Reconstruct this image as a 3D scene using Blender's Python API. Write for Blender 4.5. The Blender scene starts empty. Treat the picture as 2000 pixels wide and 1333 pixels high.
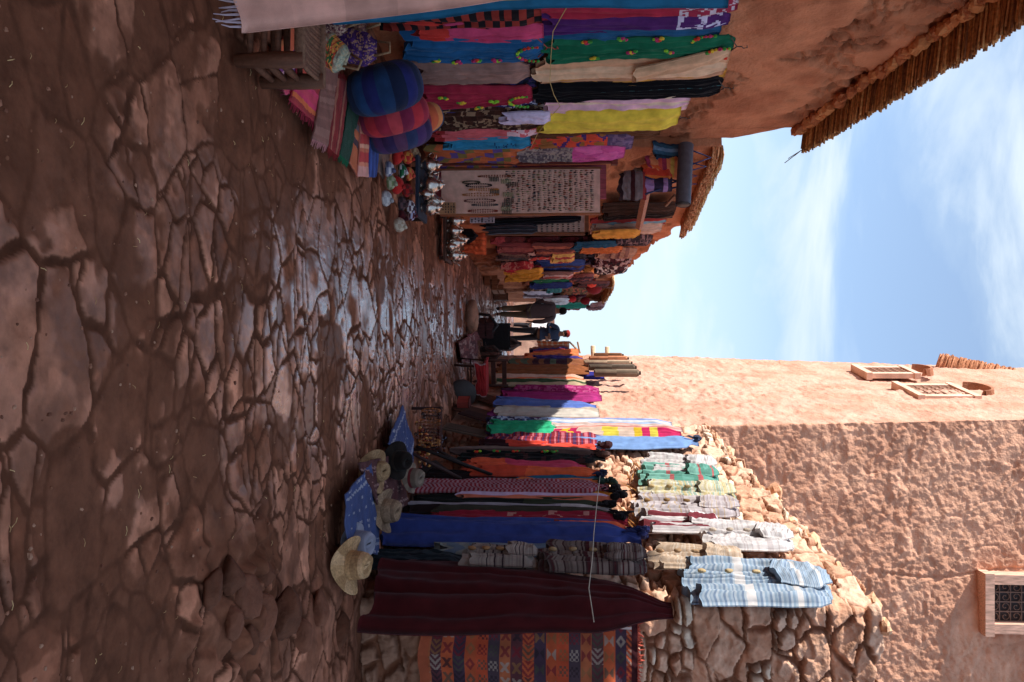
import bpy, math, random
import numpy as np
from mathutils import Vector, Matrix
R = math.radians
C = bpy.context.scene.collection
rng = np.random.default_rng(7)
random.seed(7)

# ------------------------------------------------------------------ camera model
F, HC, PITCH = 1621.0, 1.6, math.atan(97/1621.0)
cp, sp = math.cos(PITCH), math.sin(PITCH)
FW = Vector((0, cp, -sp)); UP = Vector((0, sp, cp)); RT = Vector((1, 0, 0))
EYE = Vector((0, 0, HC))
def ray(px, py): return FW + UP*((px-1000)/F) + RT*((py-666.5)/F)
def at(px, py, Y):
    d = ray(px, py); return EYE + d*(Y/d.y)
def G(px, py, z=0.0):
    d = ray(px, py); return EYE + d*((z-HC)/d.z)
class Wall:
    def __init__(s, a, b):                      # lane on the side of n
        s.a = Vector((a[0], a[1], 0)); s.b = Vector((b[0], b[1], 0))
        s.t = (s.b-s.a).normalized(); n = Vector((s.t.y, -s.t.x, 0))
        if n.dot(Vector((0, 3, 0))-s.a) < 0 and n.dot(Vector((0, 10, 0))-s.a) < 0: n = -n
        s.n = n
    def hit(s, px, py, off=0.0):
        d = ray(px, py); lam = ((s.a + s.n*off - EYE).dot(s.n))/d.dot(s.n)
        return EYE + d*lam

# ------------------------------------------------------------------ colour helpers
def lin(c):
    c = np.array(c, float)/255; return np.where(c <= .04045, c/12.92, ((c+.055)/1.055)**2.4)
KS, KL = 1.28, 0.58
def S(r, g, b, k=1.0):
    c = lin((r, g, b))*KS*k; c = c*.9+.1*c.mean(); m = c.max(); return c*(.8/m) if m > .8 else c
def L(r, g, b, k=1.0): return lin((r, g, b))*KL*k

# ------------------------------------------------------------------ noise
def hsh(ix, iy, s=0):
    h = (ix.astype(np.int64)*374761393 + iy.astype(np.int64)*668265263 + s*2147483647 + s*974711) & 0xffffffff
    h = ((h ^ (h >> 13))*1274126177) & 0xffffffff
    h = ((h ^ (h >> 16))*2246822519) & 0xffffffff
    return ((h ^ (h >> 15)) & 0xffffff)/float(0xffffff)
def vn(x, y, s=0):
    ix = np.floor(x); iy = np.floor(y); fx = x-ix; fy = y-iy
    fx = fx*fx*(3-2*fx); fy = fy*fy*(3-2*fy)
    a = hsh(ix, iy, s); b = hsh(ix+1, iy, s); c = hsh(ix, iy+1, s); d = hsh(ix+1, iy+1, s)
    return (a*(1-fx)+b*fx)*(1-fy)+(c*(1-fx)+d*fx)*fy
def fbm(x, y, o=4, s=0):
    r = 0; a = .5; t = 0
    for i in range(o):
        r = r+a*vn(x, y, s+i*17); t += a; x = x*2.03+7.1; y = y*2.03+3.7; a *= .5
    return r/t
def voro(x, y, jit=.85, s=0):
    ix = np.floor(x); iy = np.floor(y); fx = x-ix; fy = y-iy
    best = np.full(x.shape, 9.); bx = np.zeros_like(x); by = np.zeros_like(x); bi = np.zeros_like(x); bj = np.zeros_like(x)
    for j in range(-1, 2):
        for i in range(-1, 2):
            gx = i+.5+jit*(hsh(ix+i, iy+j, s)-.5)-fx; gy = j+.5+jit*(hsh(ix+i, iy+j, s+5)-.5)-fy
            d = gx*gx+gy*gy; m = d < best
            best = np.where(m, d, best); bx = np.where(m, gx, bx); by = np.where(m, gy, by)
            bi = np.where(m, i, bi); bj = np.where(m, j, bj)
    e = np.full(x.shape, 9.)
    for j in range(-2, 3):
        for i in range(-2, 3):
            gx = i+.5+jit*(hsh(ix+i, iy+j, s)-.5)-fx; gy = j+.5+jit*(hsh(ix+i, iy+j, s+5)-.5)-fy
            dx = gx-bx; dy = gy-by; l = np.sqrt(dx*dx+dy*dy)
            ok = l > 1e-4
            dd = (.5*(gx+bx)*dx+.5*(gy+by)*dy)/np.maximum(l, 1e-4)
            e = np.where(ok & (dd < e), dd, e)
    cid = hsh(ix+bi, iy+bj, s+11); cid2 = hsh(ix+bi, iy+bj, s+23)
    return e, cid, cid2, bx, by
def sst(a, b, x):
    t = np.clip((x-a)/(b-a), 0, 1); return t*t*(3-2*t)

# ------------------------------------------------------------------ materials
MATS = {}
def attr_mat(name, rough=.85, var=.25, vscale=6, bump=.3, bscale=60, spec=.3, metal=0, anis=None, sheen=0):
    m = bpy.data.materials.new(name); m.use_nodes = True
    nt = m.node_tree; N = nt.nodes; K = nt.links; p = N['Principled BSDF']
    a = N.new('ShaderNodeAttribute'); a.attribute_name = 'Col'
    tc = N.new('ShaderNodeTexCoord')
    n1 = N.new('ShaderNodeTexNoise'); n1.inputs['Scale'].default_value = vscale; n1.inputs['Detail'].default_value = 6
    mp = N.new('ShaderNodeMapping'); K.new(tc.outputs['Object'], mp.inputs['Vector'])
    if anis: mp.inputs['Scale'].default_value = anis
    K.new(mp.outputs[0], n1.inputs['Vector'])
    mr = N.new('ShaderNodeMapRange'); mr.inputs[1].default_value = .3; mr.inputs[2].default_value = .7
    mr.inputs[3].default_value = 1-var; mr.inputs[4].default_value = 1+var
    K.new(n1.outputs[0], mr.inputs[0])
    mx = N.new('ShaderNodeVectorMath'); mx.operation = 'SCALE'
    K.new(a.outputs['Color'], mx.inputs[0]); K.new(mr.outputs[0], mx.inputs['Scale'])
    K.new(mx.outputs[0], p.inputs['Base Color'])
    n2 = N.new('ShaderNodeTexNoise'); n2.inputs['Scale'].default_value = bscale; n2.inputs['Detail'].default_value = 5
    K.new(tc.outputs['Object'], n2.inputs['Vector'])
    b = N.new('ShaderNodeBump'); b.inputs['Strength'].default_value = bump; b.inputs['Distance'].default_value = .02
    K.new(n2.outputs[0], b.inputs['Height']); K.new(b.outputs[0], p.inputs['Normal'])
    p.inputs['Roughness'].default_value = rough; p.inputs['Specular IOR Level'].default_value = spec
    p.inputs['Metallic'].default_value = metal
    if sheen: p.inputs['Sheen Weight'].default_value = sheen
    MATS[name] = m; return m
M_FAB = attr_mat('woven_fabric', .92, .22, 9, .25, 350, .12, sheen=.06)
M_EARTH = attr_mat('earth_plaster', .95, .16, 5, .8, 38, .1)
M_STONE = attr_mat('rubble_stone', .9, .2, 9, .6, 38, .15)
M_WOOD = attr_mat('weathered_wood', .7, .35, 14, .3, 90, .25, anis=(3, 3, .4))
M_REED = attr_mat('dry_reed', .8, .45, 30, .2, 120, .2)
M_METAL = attr_mat('polished_silver', .27, .1, 12, .06, 40, .5, metal=1)
M_DARK = attr_mat('dark_iron', .55, .2, 20, .2, 80, .4)
M_SKIN = attr_mat('skin', .6, .06, 30, .05, 100, .3)
M_GLOSS = attr_mat('glazed_beads', .25, .3, 40, .1, 60, .6)
M_STRAW = attr_mat('woven_straw', .8, .3, 60, .5, 140, .2)

def ground_mat():
    m = bpy.data.materials.new('worn_flagstones'); m.use_nodes = True
    nt = m.node_tree; N = nt.nodes; K = nt.links; p = N['Principled BSDF']
    a = N.new('ShaderNodeAttribute'); a.attribute_name = 'Col'
    k = N.new('ShaderNodeAttribute'); k.attribute_name = 'Polish'
    tc = N.new('ShaderNodeTexCoord')
    n1 = N.new('ShaderNodeTexNoise'); n1.inputs['Scale'].default_value = 7; n1.inputs['Detail'].default_value = 8; n1.inputs['Roughness'].default_value = .65
    n3 = N.new('ShaderNodeTexNoise'); n3.inputs['Scale'].default_value = 2.3; n3.inputs['Detail'].default_value = 5
    n2 = N.new('ShaderNodeTexNoise'); n2.inputs['Scale'].default_value = 30; n2.inputs['Detail'].default_value = 8; n2.inputs['Roughness'].default_value = .62
    for n in (n1, n2, n3): K.new(tc.outputs['Object'], n.inputs['Vector'])
    mr = N.new('ShaderNodeMapRange'); mr.inputs[1].default_value = .3; mr.inputs[2].default_value = .7
    mr.inputs[3].default_value = .62; mr.inputs[4].default_value = 1.35; K.new(n1.outputs[0], mr.inputs[0])
    sc = N.new('ShaderNodeVectorMath'); sc.operation = 'SCALE'; K.new(a.outputs['Color'], sc.inputs[0]); K.new(mr.outputs[0], sc.inputs['Scale'])
    # dust drifts over stones
    dm = N.new('ShaderNodeMapRange'); dm.inputs[1].default_value = .5; dm.inputs[2].default_value = .64; K.new(n3.outputs[0], dm.inputs[0])
    dmu = N.new('ShaderNodeMath'); dmu.operation = 'MULTIPLY'; dmu.inputs[1].default_value = .55; K.new(dm.outputs[0], dmu.inputs[0])
    mx = N.new('ShaderNodeMix'); mx.data_type = 'RGBA'; K.new(dmu.outputs[0], mx.inputs[0]); K.new(sc.outputs[0], mx.inputs[6])
    mx.inputs[7].default_value = (*DIRT, 1); K.new(mx.outputs[2], p.inputs['Base Color'])
    # polish
    pr = N.new('ShaderNodeMapRange'); pr.inputs[1].default_value = .38; pr.inputs[2].default_value = .62
    pr.inputs[3].default_value = .12; pr.inputs[4].default_value = .42; K.new(n1.outputs[0], pr.inputs[0])
    ad = N.new('ShaderNodeMath'); ad.operation = 'ADD'; K.new(pr.outputs[0], ad.inputs[0]); K.new(dmu.outputs[0], ad.inputs[1])
    rm = N.new('ShaderNodeMix'); K.new(k.outputs['Fac'], rm.inputs[0]); rm.inputs[2].default_value = .95; K.new(ad.outputs[0], rm.inputs[3])
    K.new(rm.outputs[0], p.inputs['Roughness'])
    sm = N.new('ShaderNodeMix'); K.new(k.outputs['Fac'], sm.inputs[0]); sm.inputs[2].default_value = .08; sm.inputs[3].default_value = 1.0
    cw = N.new('ShaderNodeMath'); cw.operation = 'MULTIPLY'; cw.inputs[1].default_value = .75; K.new(k.outputs['Fac'], cw.inputs[0]); K.new(cw.outputs[0], p.inputs['Coat Weight']); p.inputs['Coat Roughness'].default_value = .22; p.inputs['Coat IOR'].default_value = 1.6
    K.new(sm.outputs[0], p.inputs['Specular IOR Level'])
    b = N.new('ShaderNodeBump'); b.inputs['Strength'].default_value = .3; b.inputs['Distance'].default_value = .012
    K.new(n2.outputs[0], b.inputs['Height']); K.new(b.outputs[0], p.inputs['Normal'])
    return m
DIRT = (.128, .048, .026)

# ------------------------------------------------------------------ object helpers
def tag(o, label=None, cat=None, group=None, kind=None):
    if label: o['label'] = label
    if cat: o['category'] = cat
    if group: o['group'] = group
    if kind: o['kind'] = kind
    return o
def empty(name, loc, label, cat, group=None, rz=0):
    o = bpy.data.objects.new(name, None); C.objects.link(o); o.location = loc; o.rotation_euler.z = rz
    o.empty_display_size = .1
    return tag(o, label, cat, group)
def raw(name, V, Fc, mat, parent=None, col=None, fcol=None, smooth=True, extra=None, origin=None):
    V = np.asarray(V, float)
    if parent is not None and origin is None: pass
    if origin is None and parent is None: origin = (float(V[:, 0].mean()), float(V[:, 1].mean()), float(V[:, 2].min()))
    if origin is not None: V = V-np.array(origin)
    me = bpy.data.meshes.new(name)
    if isinstance(Fc, np.ndarray):
        n = len(Fc); k = Fc.shape[1]
        me.vertices.add(len(V)); me.vertices.foreach_set('co', V.astype(np.float32).ravel())
        me.loops.add(n*k); me.loops.foreach_set('vertex_index', Fc.astype(np.int32).ravel())
        me.polygons.add(n); me.polygons.foreach_set('loop_start', np.arange(0, n*k, k, dtype=np.int32))
        me.update(calc_edges=True)
    else:
        me.from_pydata([tuple(v) for v in V], [], [tuple(f) for f in Fc])
    if smooth: me.polygons.foreach_set('use_smooth', [True]*len(me.polygons))
    if fcol is not None:
        at_ = me.color_attributes.new('Col', 'FLOAT_COLOR', 'CORNER')
        lt = np.zeros(len(me.polygons), np.int32); me.polygons.foreach_get('loop_total', lt)
        fc = np.repeat(np.asarray(fcol, float).reshape(-1, 3), lt, axis=0)
        at_.data.foreach_set('color', np.concatenate([fc, np.ones((len(fc), 1))], 1).astype(np.float32).ravel())
    else:
        at_ = me.color_attributes.new('Col', 'FLOAT_COLOR', 'POINT')
        c = np.broadcast_to(np.asarray(col if col is not None else (.3, .3, .3), float), (len(V), 3))
        at_.data.foreach_set('color', np.concatenate([c, np.ones((len(V), 1))], 1).astype(np.float32).ravel())
    if extra:
        for kname, arr in extra.items():
            e = me.attributes.new(kname, 'FLOAT', 'POINT'); e.data.foreach_set('value', np.asarray(arr, np.float32))
    me.materials.append(mat); me.update()
    o = bpy.data.objects.new(name, me); C.objects.link(o)
    if origin is not None: o.location = origin
    if parent is not None:
        o.parent = parent
    return o
class MB:
    """collect several shapes into one mesh"""
    def __init__(s): s.V = []; s.F = []; s.C = []
    def add(s, V, Fc, col):
        b = len(s.V); s.V += [tuple(v) for v in V]
        for f in Fc: s.F.append(tuple(b+i for i in f)); s.C.append(col)
    def box(s, c, size, col, M=None):
        hx, hy, hz = [q/2 for q in size]
        vs = [Vector((x, y, z)) for x in (-hx, hx) for y in (-hy, hy) for z in (-hz, hz)]
        if M is not None: vs = [M @ v for v in vs]
        vs = [v+Vector(c) for v in vs]
        s.add(vs, [(0, 1, 3, 2), (4, 6, 7, 5), (0, 4, 5, 1), (2, 3, 7, 6), (0, 2, 6, 4), (1, 5, 7, 3)], col)
    def tube(s, pts, rad, col, n=8, cap=True, sq=1.0):
        pts = [Vector(p) for p in pts]
        if not hasattr(rad, '__len__'): rad = [rad]*len(pts)
        V = []; 
        for i, p in enumerate(pts):
            d = (pts[min(i+1, len(pts)-1)]-pts[max(i-1, 0)]).normalized()
            a = d.cross(Vector((0, 0, 1)))
            if a.length < .05: a = d.cross(Vector((1, 0, 0)))
            a.normalize(); b = d.cross(a)
            for k in range(n):
                th = 2*math.pi*k/n; V.append(p+a*(rad[i]*math.cos(th))+b*(rad[i]*sq*math.sin(th)))
        Fc = [(i*n+k, i*n+(k+1) % n, (i+1)*n+(k+1) % n, (i+1)*n+k) for i in range(len(pts)-1) for k in range(n)]
        if cap: Fc += [tuple(range(n))[::-1], tuple((len(pts)-1)*n+k for k in range(n))]
        s.add(V, Fc, col)
    def lathe(s, prof, c, col, n=16, M=None, cols=None):
        V = []
        for (r, z) in prof:
            for k in range(n):
                th = 2*math.pi*k/n; v = Vector((r*math.cos(th), r*math.sin(th), z))
                if M is not None: v = M @ v
                V.append(v+Vector(c))
        for i in range(len(prof)-1):
            for k in range(n):
                pass
        b = len(s.V); s.V += [tuple(v) for v in V]
        for i in range(len(prof)-1):
            for k in range(n):
                s.F.append((b+i*n+k, b+i*n+(k+1) % n, b+(i+1)*n+(k+1) % n, b+(i+1)*n+k)); s.C.append(cols(i, k) if cols else col)
        s.F.append(tuple(b+k for k in range(n))[::-1]); s.C.append(cols(0, 0) if cols else col)
        s.F.append(tuple(b+(len(prof)-1)*n+k for k in range(n))); s.C.append(cols(len(prof)-2, 0) if cols else col)
    def blob(s, c, r, col, seed=0, n=8, sc=(1, 1, 1), rough=.2, M=None):
        V = []; m = n//2+1
        rs = random.Random(seed)
        for i in range(m+1):
            ph = math.pi*i/m
            for k in range(n):
                th = 2*math.pi*k/n; q = r*(1+rough*(rs.random()-.5)*2)
                v = Vector((q*math.sin(ph)*math.cos(th)*sc[0], q*math.sin(ph)*math.sin(th)*sc[1], q*math.cos(ph)*sc[2]))
                if i in (0, m): v = Vector((0, 0, r*math.cos(ph)*sc[2]))
                if M is not None: v = M @ v
                V.append(v+Vector(c))
        s.add(V, [(i*n+k, (i+1)*n+k, (i+1)*n+(k+1) % n, i*n+(k+1) % n) for i in range(m) for k in range(n)], col)
    def build(s, name, mat, parent=None, smooth=False, origin=None):
        return raw(name, s.V, s.F, mat, parent, fcol=np.array([tuple(c) for c in s.C]), smooth=smooth, origin=origin)
def copy_tree(o, parent=None):
    c = o.copy(); C.objects.link(c); c.parent = parent
    for ch in list(o.children): copy_tree(ch, c)
    return c

# ------------------------------------------------------------------ sky, sun, camera
sc = bpy.context.scene
w = bpy.data.worlds.new('World'); sc.world = w; w.use_nodes = True
nt = w.node_tree; N = nt.nodes; K = nt.links; bg = N['Background']
SUN_EL = R(34); SUN_AZ = R(8)                    # azimuth measured from -X towards -Y
sky = N.new('ShaderNodeTexSky'); sky.sky_type = 'NISHITA'; sky.sun_disc = False
sky.sun_elevation = SUN_EL; sky.sun_rotation = R(270)-SUN_AZ; sky.altitude = 1300; sky.air_density = 1.0; sky.dust_density = .6; sky.ozone_density = 1.5
tc = N.new('ShaderNodeTexCoord'); mp = N.new('ShaderNodeMapping'); mp.inputs['Scale'].default_value = (2.6, 2.0, 9.0); mp.inputs['Rotation'].default_value = (R(0), R(-24), R(0))
K.new(tc.outputs['Generated'], mp.inputs[0])
n1 = N.new('ShaderNodeTexNoise'); n1.inputs['Scale'].default_value = 1.1; n1.inputs['Detail'].default_value = 7; n1.inputs['Roughness'].default_value = .55; n1.inputs['Distortion'].default_value = .5
K.new(mp.outputs[0], n1.inputs['Vector'])
r1 = N.new('ShaderNodeMapRange'); r1.inputs[1].default_value = .42; r1.inputs[2].default_value = .80; r1.inputs[3].default_value = .22; r1.inputs[4].default_value = .85
K.new(n1.outputs[0], r1.inputs[0])
sxyz = N.new('ShaderNodeSeparateXYZ'); K.new(tc.outputs['Generated'], sxyz.inputs[0])
r2 = N.new('ShaderNodeMapRange'); r2.inputs[1].default_value = .05; r2.inputs[2].default_value = .40; r2.inputs[3].default_value = .93; r2.inputs[4].default_value = 0
K.new(sxyz.outputs[2], r2.inputs[0])
mxx = N.new('ShaderNodeMath'); mxx.operation = 'MAXIMUM'; K.new(r1.outputs[0], mxx.inputs[0]); K.new(r2.outputs[0], mxx.inputs[1])
cm = N.new('ShaderNodeMix'); cm.data_type = 'RGBA'; K.new(mxx.outputs[0], cm.inputs[0]); K.new(sky.outputs[0], cm.inputs[6]); cm.inputs[7].default_value = (3.1, 3.8, 4.4, 1)
c2 = N.new('ShaderNodeMix'); c2.data_type = 'RGBA'; r3 = N.new('ShaderNodeMapRange'); r3.inputs[1].default_value = .50; r3.inputs[2].default_value = .72; r3.inputs[4].default_value = .8; K.new(n1.outputs[0], r3.inputs[0]); K.new(r3.outputs[0], c2.inputs[0]); K.new(cm.outputs[2], c2.inputs[6]); c2.inputs[7].default_value = (3.8, 4.2, 4.5, 1)
K.new(c2.outputs[2], bg.inputs[0]); bg.inputs[1].default_value = .145
sun = bpy.data.lights.new('sun', 'SUN'); sun.energy = 4.2; sun.angle = R(.5); sun.color = (1, .95, .87)
so = bpy.data.objects.new('sun', sun); C.objects.link(so)
sd = Vector((-math.cos(SUN_EL)*math.cos(SUN_AZ), -math.cos(SUN_EL)*math.sin(SUN_AZ), math.sin(SUN_EL)))
so.rotation_euler = sd.to_track_quat('Z', 'Y').to_euler(); so.location = (-20, 0, 25)
cam = bpy.data.cameras.new('camera'); co = bpy.data.objects.new('camera', cam); C.objects.link(co); sc.camera = co
cam.sensor_fit = 'HORIZONTAL'; cam.sensor_width = 36; cam.lens = F/2000*36; cam.clip_end = 3000; cam.clip_start = .05
Mc = Matrix((UP, -RT, -FW)).transposed().to_4x4(); Mc.translation = EYE; co.matrix_world = Mc
vs = sc.view_settings; vs.view_transform = 'Standard'; vs.look = 'None'; vs.gamma = 1; vs.exposure = .8

# ------------------------------------------------------------------ ground
def build_ground():
    xs = np.concatenate([[-400, -120, -40, -12, -6], np.linspace(-3.6, 3.6, 860), [6, 12, 40, 120, 400]])
    ys = [-300, -60, -12, -4, -1.0]
    y = -.6
    while y < 27: ys.append(y); y += max(.0095, .0038*y) if y > 1.2 else .05
    ys += [28, 30, 33, 38, 46, 60, 100, 250, 900]; ys = np.array(ys)
    X, Y = np.meshgrid(xs, ys); x = X.ravel(); y = Y.ravel()
    wx = x+.11*(fbm(x*1.9, y*1.9, 2, 3)-.5)*2+.022*(fbm(x*11, y*11, 3, 6)-.5)*2; wy = y+.09*(fbm(x*1.9+9, y*1.9, 2, 4)-.5)*2+.022*(fbm(x*11+5, y*11, 3, 7)-.5)*2
    # stones vary in size: two lattices chosen per patch
    e1, c1, k1, bx1, by1 = voro(wx/.44+.3, wy/.33, .95, 1); e1 = e1*.37
    e2, c2, k2, bx2, by2 = voro(wx/.25, wy/.17+.4, .95, 2); e2 = e2*.20
    sel = vn(np.floor((x+.3*np.sin(y*2))/.9), np.floor(y/.8), 9) if False else fbm(x*.8+3, y*.8, 2, 12)
    big = (sel > .47+.02*np.clip(y-3, 0, 5))
    # smaller lattice is used inside large cells that are flagged, so cells stay closed
    fl = (k1 > np.where(y < 3.2, .70, .40))
    e = np.where(fl, np.minimum(e1, e2), e1); cid = np.where(fl, (c2+c1) % 1, c1); kk = np.where(fl, k2, k1)
    bx = np.where(fl, bx2*.25, bx1*.4); by = np.where(fl, by2*.2, by1*.35)
    jag = .012*(fbm(x*14, y*14, 3, 31)-.5)*2
    wid = .004+.022*vn(x*1.7, y*1.7, 21)
    top = sst(0, 1, (e+jag*.6-wid*.5)/(.010+.008*kk))
    earth = sst(.525, .56, fbm(x*1.7+4, y*1.9, 5, 41)+.09*sst(.4, 2.0, np.abs(x+.1)-y*.02)-.045+.03*sst(4.5, 3.2, y))
    sunk = (cid < .13).astype(float)
    h = .010*top*(1-.75*sunk)+(kk-.5)*.008*top+top*(bx*(c1-.5)+by*(kk-.5))*.04
    h = h*(1-.8*earth)
    h += .008*(fbm(x*6, y*6, 4, 51)-.5)+.006*(fbm(x*30, y*30, 3, 52)-.5)
    h += .05*(fbm(x*.7, y*.7, 2, 61)-.5)
    # rubble heap low on the right and packed earth along the walls
    hr = np.exp(-(((x-1.30)/.42)**2+((y-4.05)/.55)**2))
    ev, cv, kv, _, _ = voro(x/.15, y/.17, .9, 77)
    h += hr*(.07+.06*sst(0, .35, ev)*(.4+kv))
    edge = sst(1.3, 2.0, x+np.clip(y-6.4, 0, 99)*.17)*.08
    h += edge*(.6+.8*fbm(x*3, y*3, 3, 71))
    out = (np.abs(x) > 3.7) | (y > 27) | (y < -.8); h = np.where(out, 0, h)
    h -= np.where(y > 26.5, np.minimum((y-26.5)*.09, 6), 0)
    st = lin((174, 116, 90)); st2 = lin((156, 102, 78)); st3 = lin((202, 146, 120)); dirt = np.array(DIRT)*1.0
    m = np.clip(cid*1.3, 0, 1)[:, None]
    sc_ = (st2*(1-m)+st3*m)*(.72+.4*kk[:, None])
    blot = sst(.44, .56, fbm(x*5.5, y*5.5, 5, 81))[:, None]; pale = sst(.54, .62, fbm(x*7+3, y*9, 5, 83))[:, None]; sc_ = sc_*(1+.35*pale)
    sc_ = sc_*(1-.6*blot)+dirt*1.2*(.6*blot)
    mask = (sst(.35, .95, top)*(1-.85*earth)*(1-.5*sunk)*(1-np.clip(hr*1.2, 0, 1)*.5))[:, None]
    gap = dirt*(.85+.25*sst(.0, .06, e+.02))[:, None]; sc_ = sc_*np.array([.84, .73, .67])
    colr = gap*(1-mask)+sc_*mask
    colr = np.where((earth > .5)[:, None], colr*.6+dirt*.55, colr)
    dark = sst(0, 1, (e+jag)/.02)[:, None]; colr = colr*(.8+.2*dark)
    nx, ny = len(xs), len(ys)
    i = np.arange(nx*ny).reshape(ny, nx)
    Fc = np.stack([i[:-1, :-1], i[:-1, 1:], i[1:, 1:], i[1:, :-1]], -1).reshape(-1, 4)
    V = np.stack([x, y, h-.03], 1)
    o = raw('ground', V, Fc, ground_mat(), None, col=colr, extra={'Polish': mask[:, 0]*sst(.36, .58, fbm(x*3.6, y*4.1, 4, 91)+.12*sst(3.6, 5.2, y))*(.12+.88*sst(1.1, .6, np.abs(x+.05)))*(.2+.8*sst(3.5, 4.9, y))}, origin=(0, 0, 0))
    tag(o, kind='structure'); return o
build_ground()

# ------------------------------------------------------------------ earth and rubble blocks
def block(name, pts, steps, nz, ztop, disp, mat, parent, zb=-.15, post=None, topcol=(.3, .16, .1)):
    """closed block: walls follow the ring pts (walls seen first), displaced outwards; roof fan on top"""
    P = [Vector((p[0], p[1], 0)) for p in pts]; n = len(P)
    cen = sum(P, Vector())/n
    ring = []; arc = 0
    for i in range(n):
        a, b = P[i], P[(i+1) % n]; Ln = (b-a).length; k = max(1, int(Ln/steps[i]))
        t = (b-a)/Ln; nr = Vector((t.y, -t.x, 0))
        if nr.dot(a-cen) < 0: nr = -nr
        for j in range(k):
            nn = nr
            if j == 0:
                a0 = P[i-1]; t0 = (a-a0).normalized(); n0 = Vector((t0.y, -t0.x, 0))
                if n0.dot(a0-cen) < 0: n0 = -n0
                nn = (nr+n0)*.5
            q = a+(b-a)*(j/k); ring.append((q.x, q.y, nn.x, nn.y, arc+Ln*j/k, i))
        arc += Ln
    A = np.array(ring); m = len(A); v = np.linspace(0, 1, nz)
    ZT = ztop(A[:, 0], A[:, 1], A[:, 4], A[:, 5])
    Z = zb+(ZT[None, :]-zb)*v[:, None]
    X = np.repeat(A[None, :, 0], nz, 0); Y = np.repeat(A[None, :, 1], nz, 0)
    Sg = np.repeat(A[None, :, 4], nz, 0); SI = np.repeat(A[None, :, 5], nz, 0)
    d, c = disp(Sg.ravel(), Z.ravel(), X.ravel(), Y.ravel(), SI.ravel())
    d = d.reshape(nz, m)
    X = X+A[None, :, 2]*d; Y = Y+A[None, :, 3]*d
    V = np.stack([X.ravel(), Y.ravel(), Z.ravel()], 1)
    i = np.arange(nz*m).reshape(nz, m); j = np.roll(i, -1, 1)
    Fc = np.stack([i[:-1], j[:-1], j[1:], i[1:]], -1).reshape(-1, 4)
    cz = float(ZT.mean()); V = np.vstack([V, [[cen.x, cen.y, cz]]]); ci = len(V)-1
    last = i[-1]; tri = np.stack([last, np.roll(last, -1), np.full(m, ci), np.full(m, ci)], -1)
    if post is not None: V = post(V)
    c = np.vstack([c, [topcol]])
    FL = [tuple(q) for q in Fc.tolist()]+[(a, b, e) for a, b, e, _ in tri.tolist()]
    return raw(name, V, FL, mat, parent, col=c)
mud1 = lin((194, 126, 92)); mud2 = lin((172, 106, 76)); mudT = lin((214, 160, 128)); mudD = lin((186, 132, 106))
def mud_disp(seed, amp=.03, c1=mud1, c2=mud2):
    def f(s, z, x, y, si):
        a = fbm(s*1.3, z*1.3, 4, seed); b = fbm(s*9, z*9, 4, seed+5)
        cr = np.abs(fbm(s*2.2+11, z*1.4, 3, seed+9)-.5); crack = 1-sst(.0, .018, cr)
        patch = sst(.49, .54, fbm(s*1.6+4, z*1.1, 3, seed+21))          # fallen render
        g = fbm(s*30, z*30, 3, seed+31); b2 = fbm(s*22+5, z*12, 4, seed+33)
        d = amp*2*(a-.5)+amp*.7*(b-.5)-.05*crack*patch-.045*patch*sst(.45, .53, b)+.010*(g-.5)+patch*.03*(b2-.5)
        m = sst(.35, .65, fbm(s*3, z*3, 4, seed+3))[:, None]
        c = c1*(1-m)+c2*m
        c = c*(1-.18*patch[:, None])*(1-.45*(crack*patch)[:, None])
        return d, c
    return f
def rubble_disp(seed, cx=.36, cz=.20, amp=.05, mortar=lin((160, 108, 82))):
    def f(s, z, x, y, si):
        ws = s+.05*(fbm(s*4, z*4, 2, seed)-.5)*2+.012*(fbm(s*22, z*22, 3, seed+51)-.5)*2; wz = z+.05*(fbm(s*4+5, z*4, 2, seed+1)-.5)*2+.012*(fbm(s*22+7, z*22, 3, seed+52)-.5)*2
        row = np.floor(wz/cz)
        e, cid, kk, bx, by = voro(ws/cx+.37*row, wz/cz, .7, seed+2)
        e2, cid2, kk2, bx2, by2 = voro(ws/(cx*.5), wz/(cz*.52), .8, seed+4)
        fl = kk > .62
        e = np.where(fl, np.minimum(e, e2*.55), e); cid = np.where(fl, cid2, cid); kq = np.where(fl, kk2, kk)
        jag = .05*(fbm(s*16, z*16, 3, seed+6)-.5)
        top = sst(.02, .09, e+jag); endf = (si == 1); ef, cf1, kf, fx_, fy_ = voro(ws/(cx*.33)+3, wz/(cz*.45)+5, .95, seed+60)
        face = (bx*(cid-.5)+by*(kq-.5))*1.5+(fx_*(cf1-.5)+fy_*(kf-.5)+.4*(cf1-.5))*.75
        d = amp*np.where(endf, 1.5, 1.0)*(top*(.45+.9*kq)+face*top)+.018*(fbm(s*12, z*12, 4, seed+8)-.5)+.012*(fbm(s*40, z*40, 3, seed+9)-.5)
        a = lin((224, 186, 160)); b = lin((204, 156, 128)); c = lin((228, 204, 180))
        m1 = sst(.2, .9, cid)[:, None]; m2 = (kq > .8)[:, None]
        st = np.where(m2, c, a*m1+b*(1-m1))
        st = st*(.85+.3*fbm(s*20, z*20, 3, seed+12))[:, None]
        cc = mortar*.68*(1-top[:, None])+st*top[:, None]
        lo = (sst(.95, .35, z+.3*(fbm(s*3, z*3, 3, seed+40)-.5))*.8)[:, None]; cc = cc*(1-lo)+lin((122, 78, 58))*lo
        return d, cc
    return f

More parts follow.
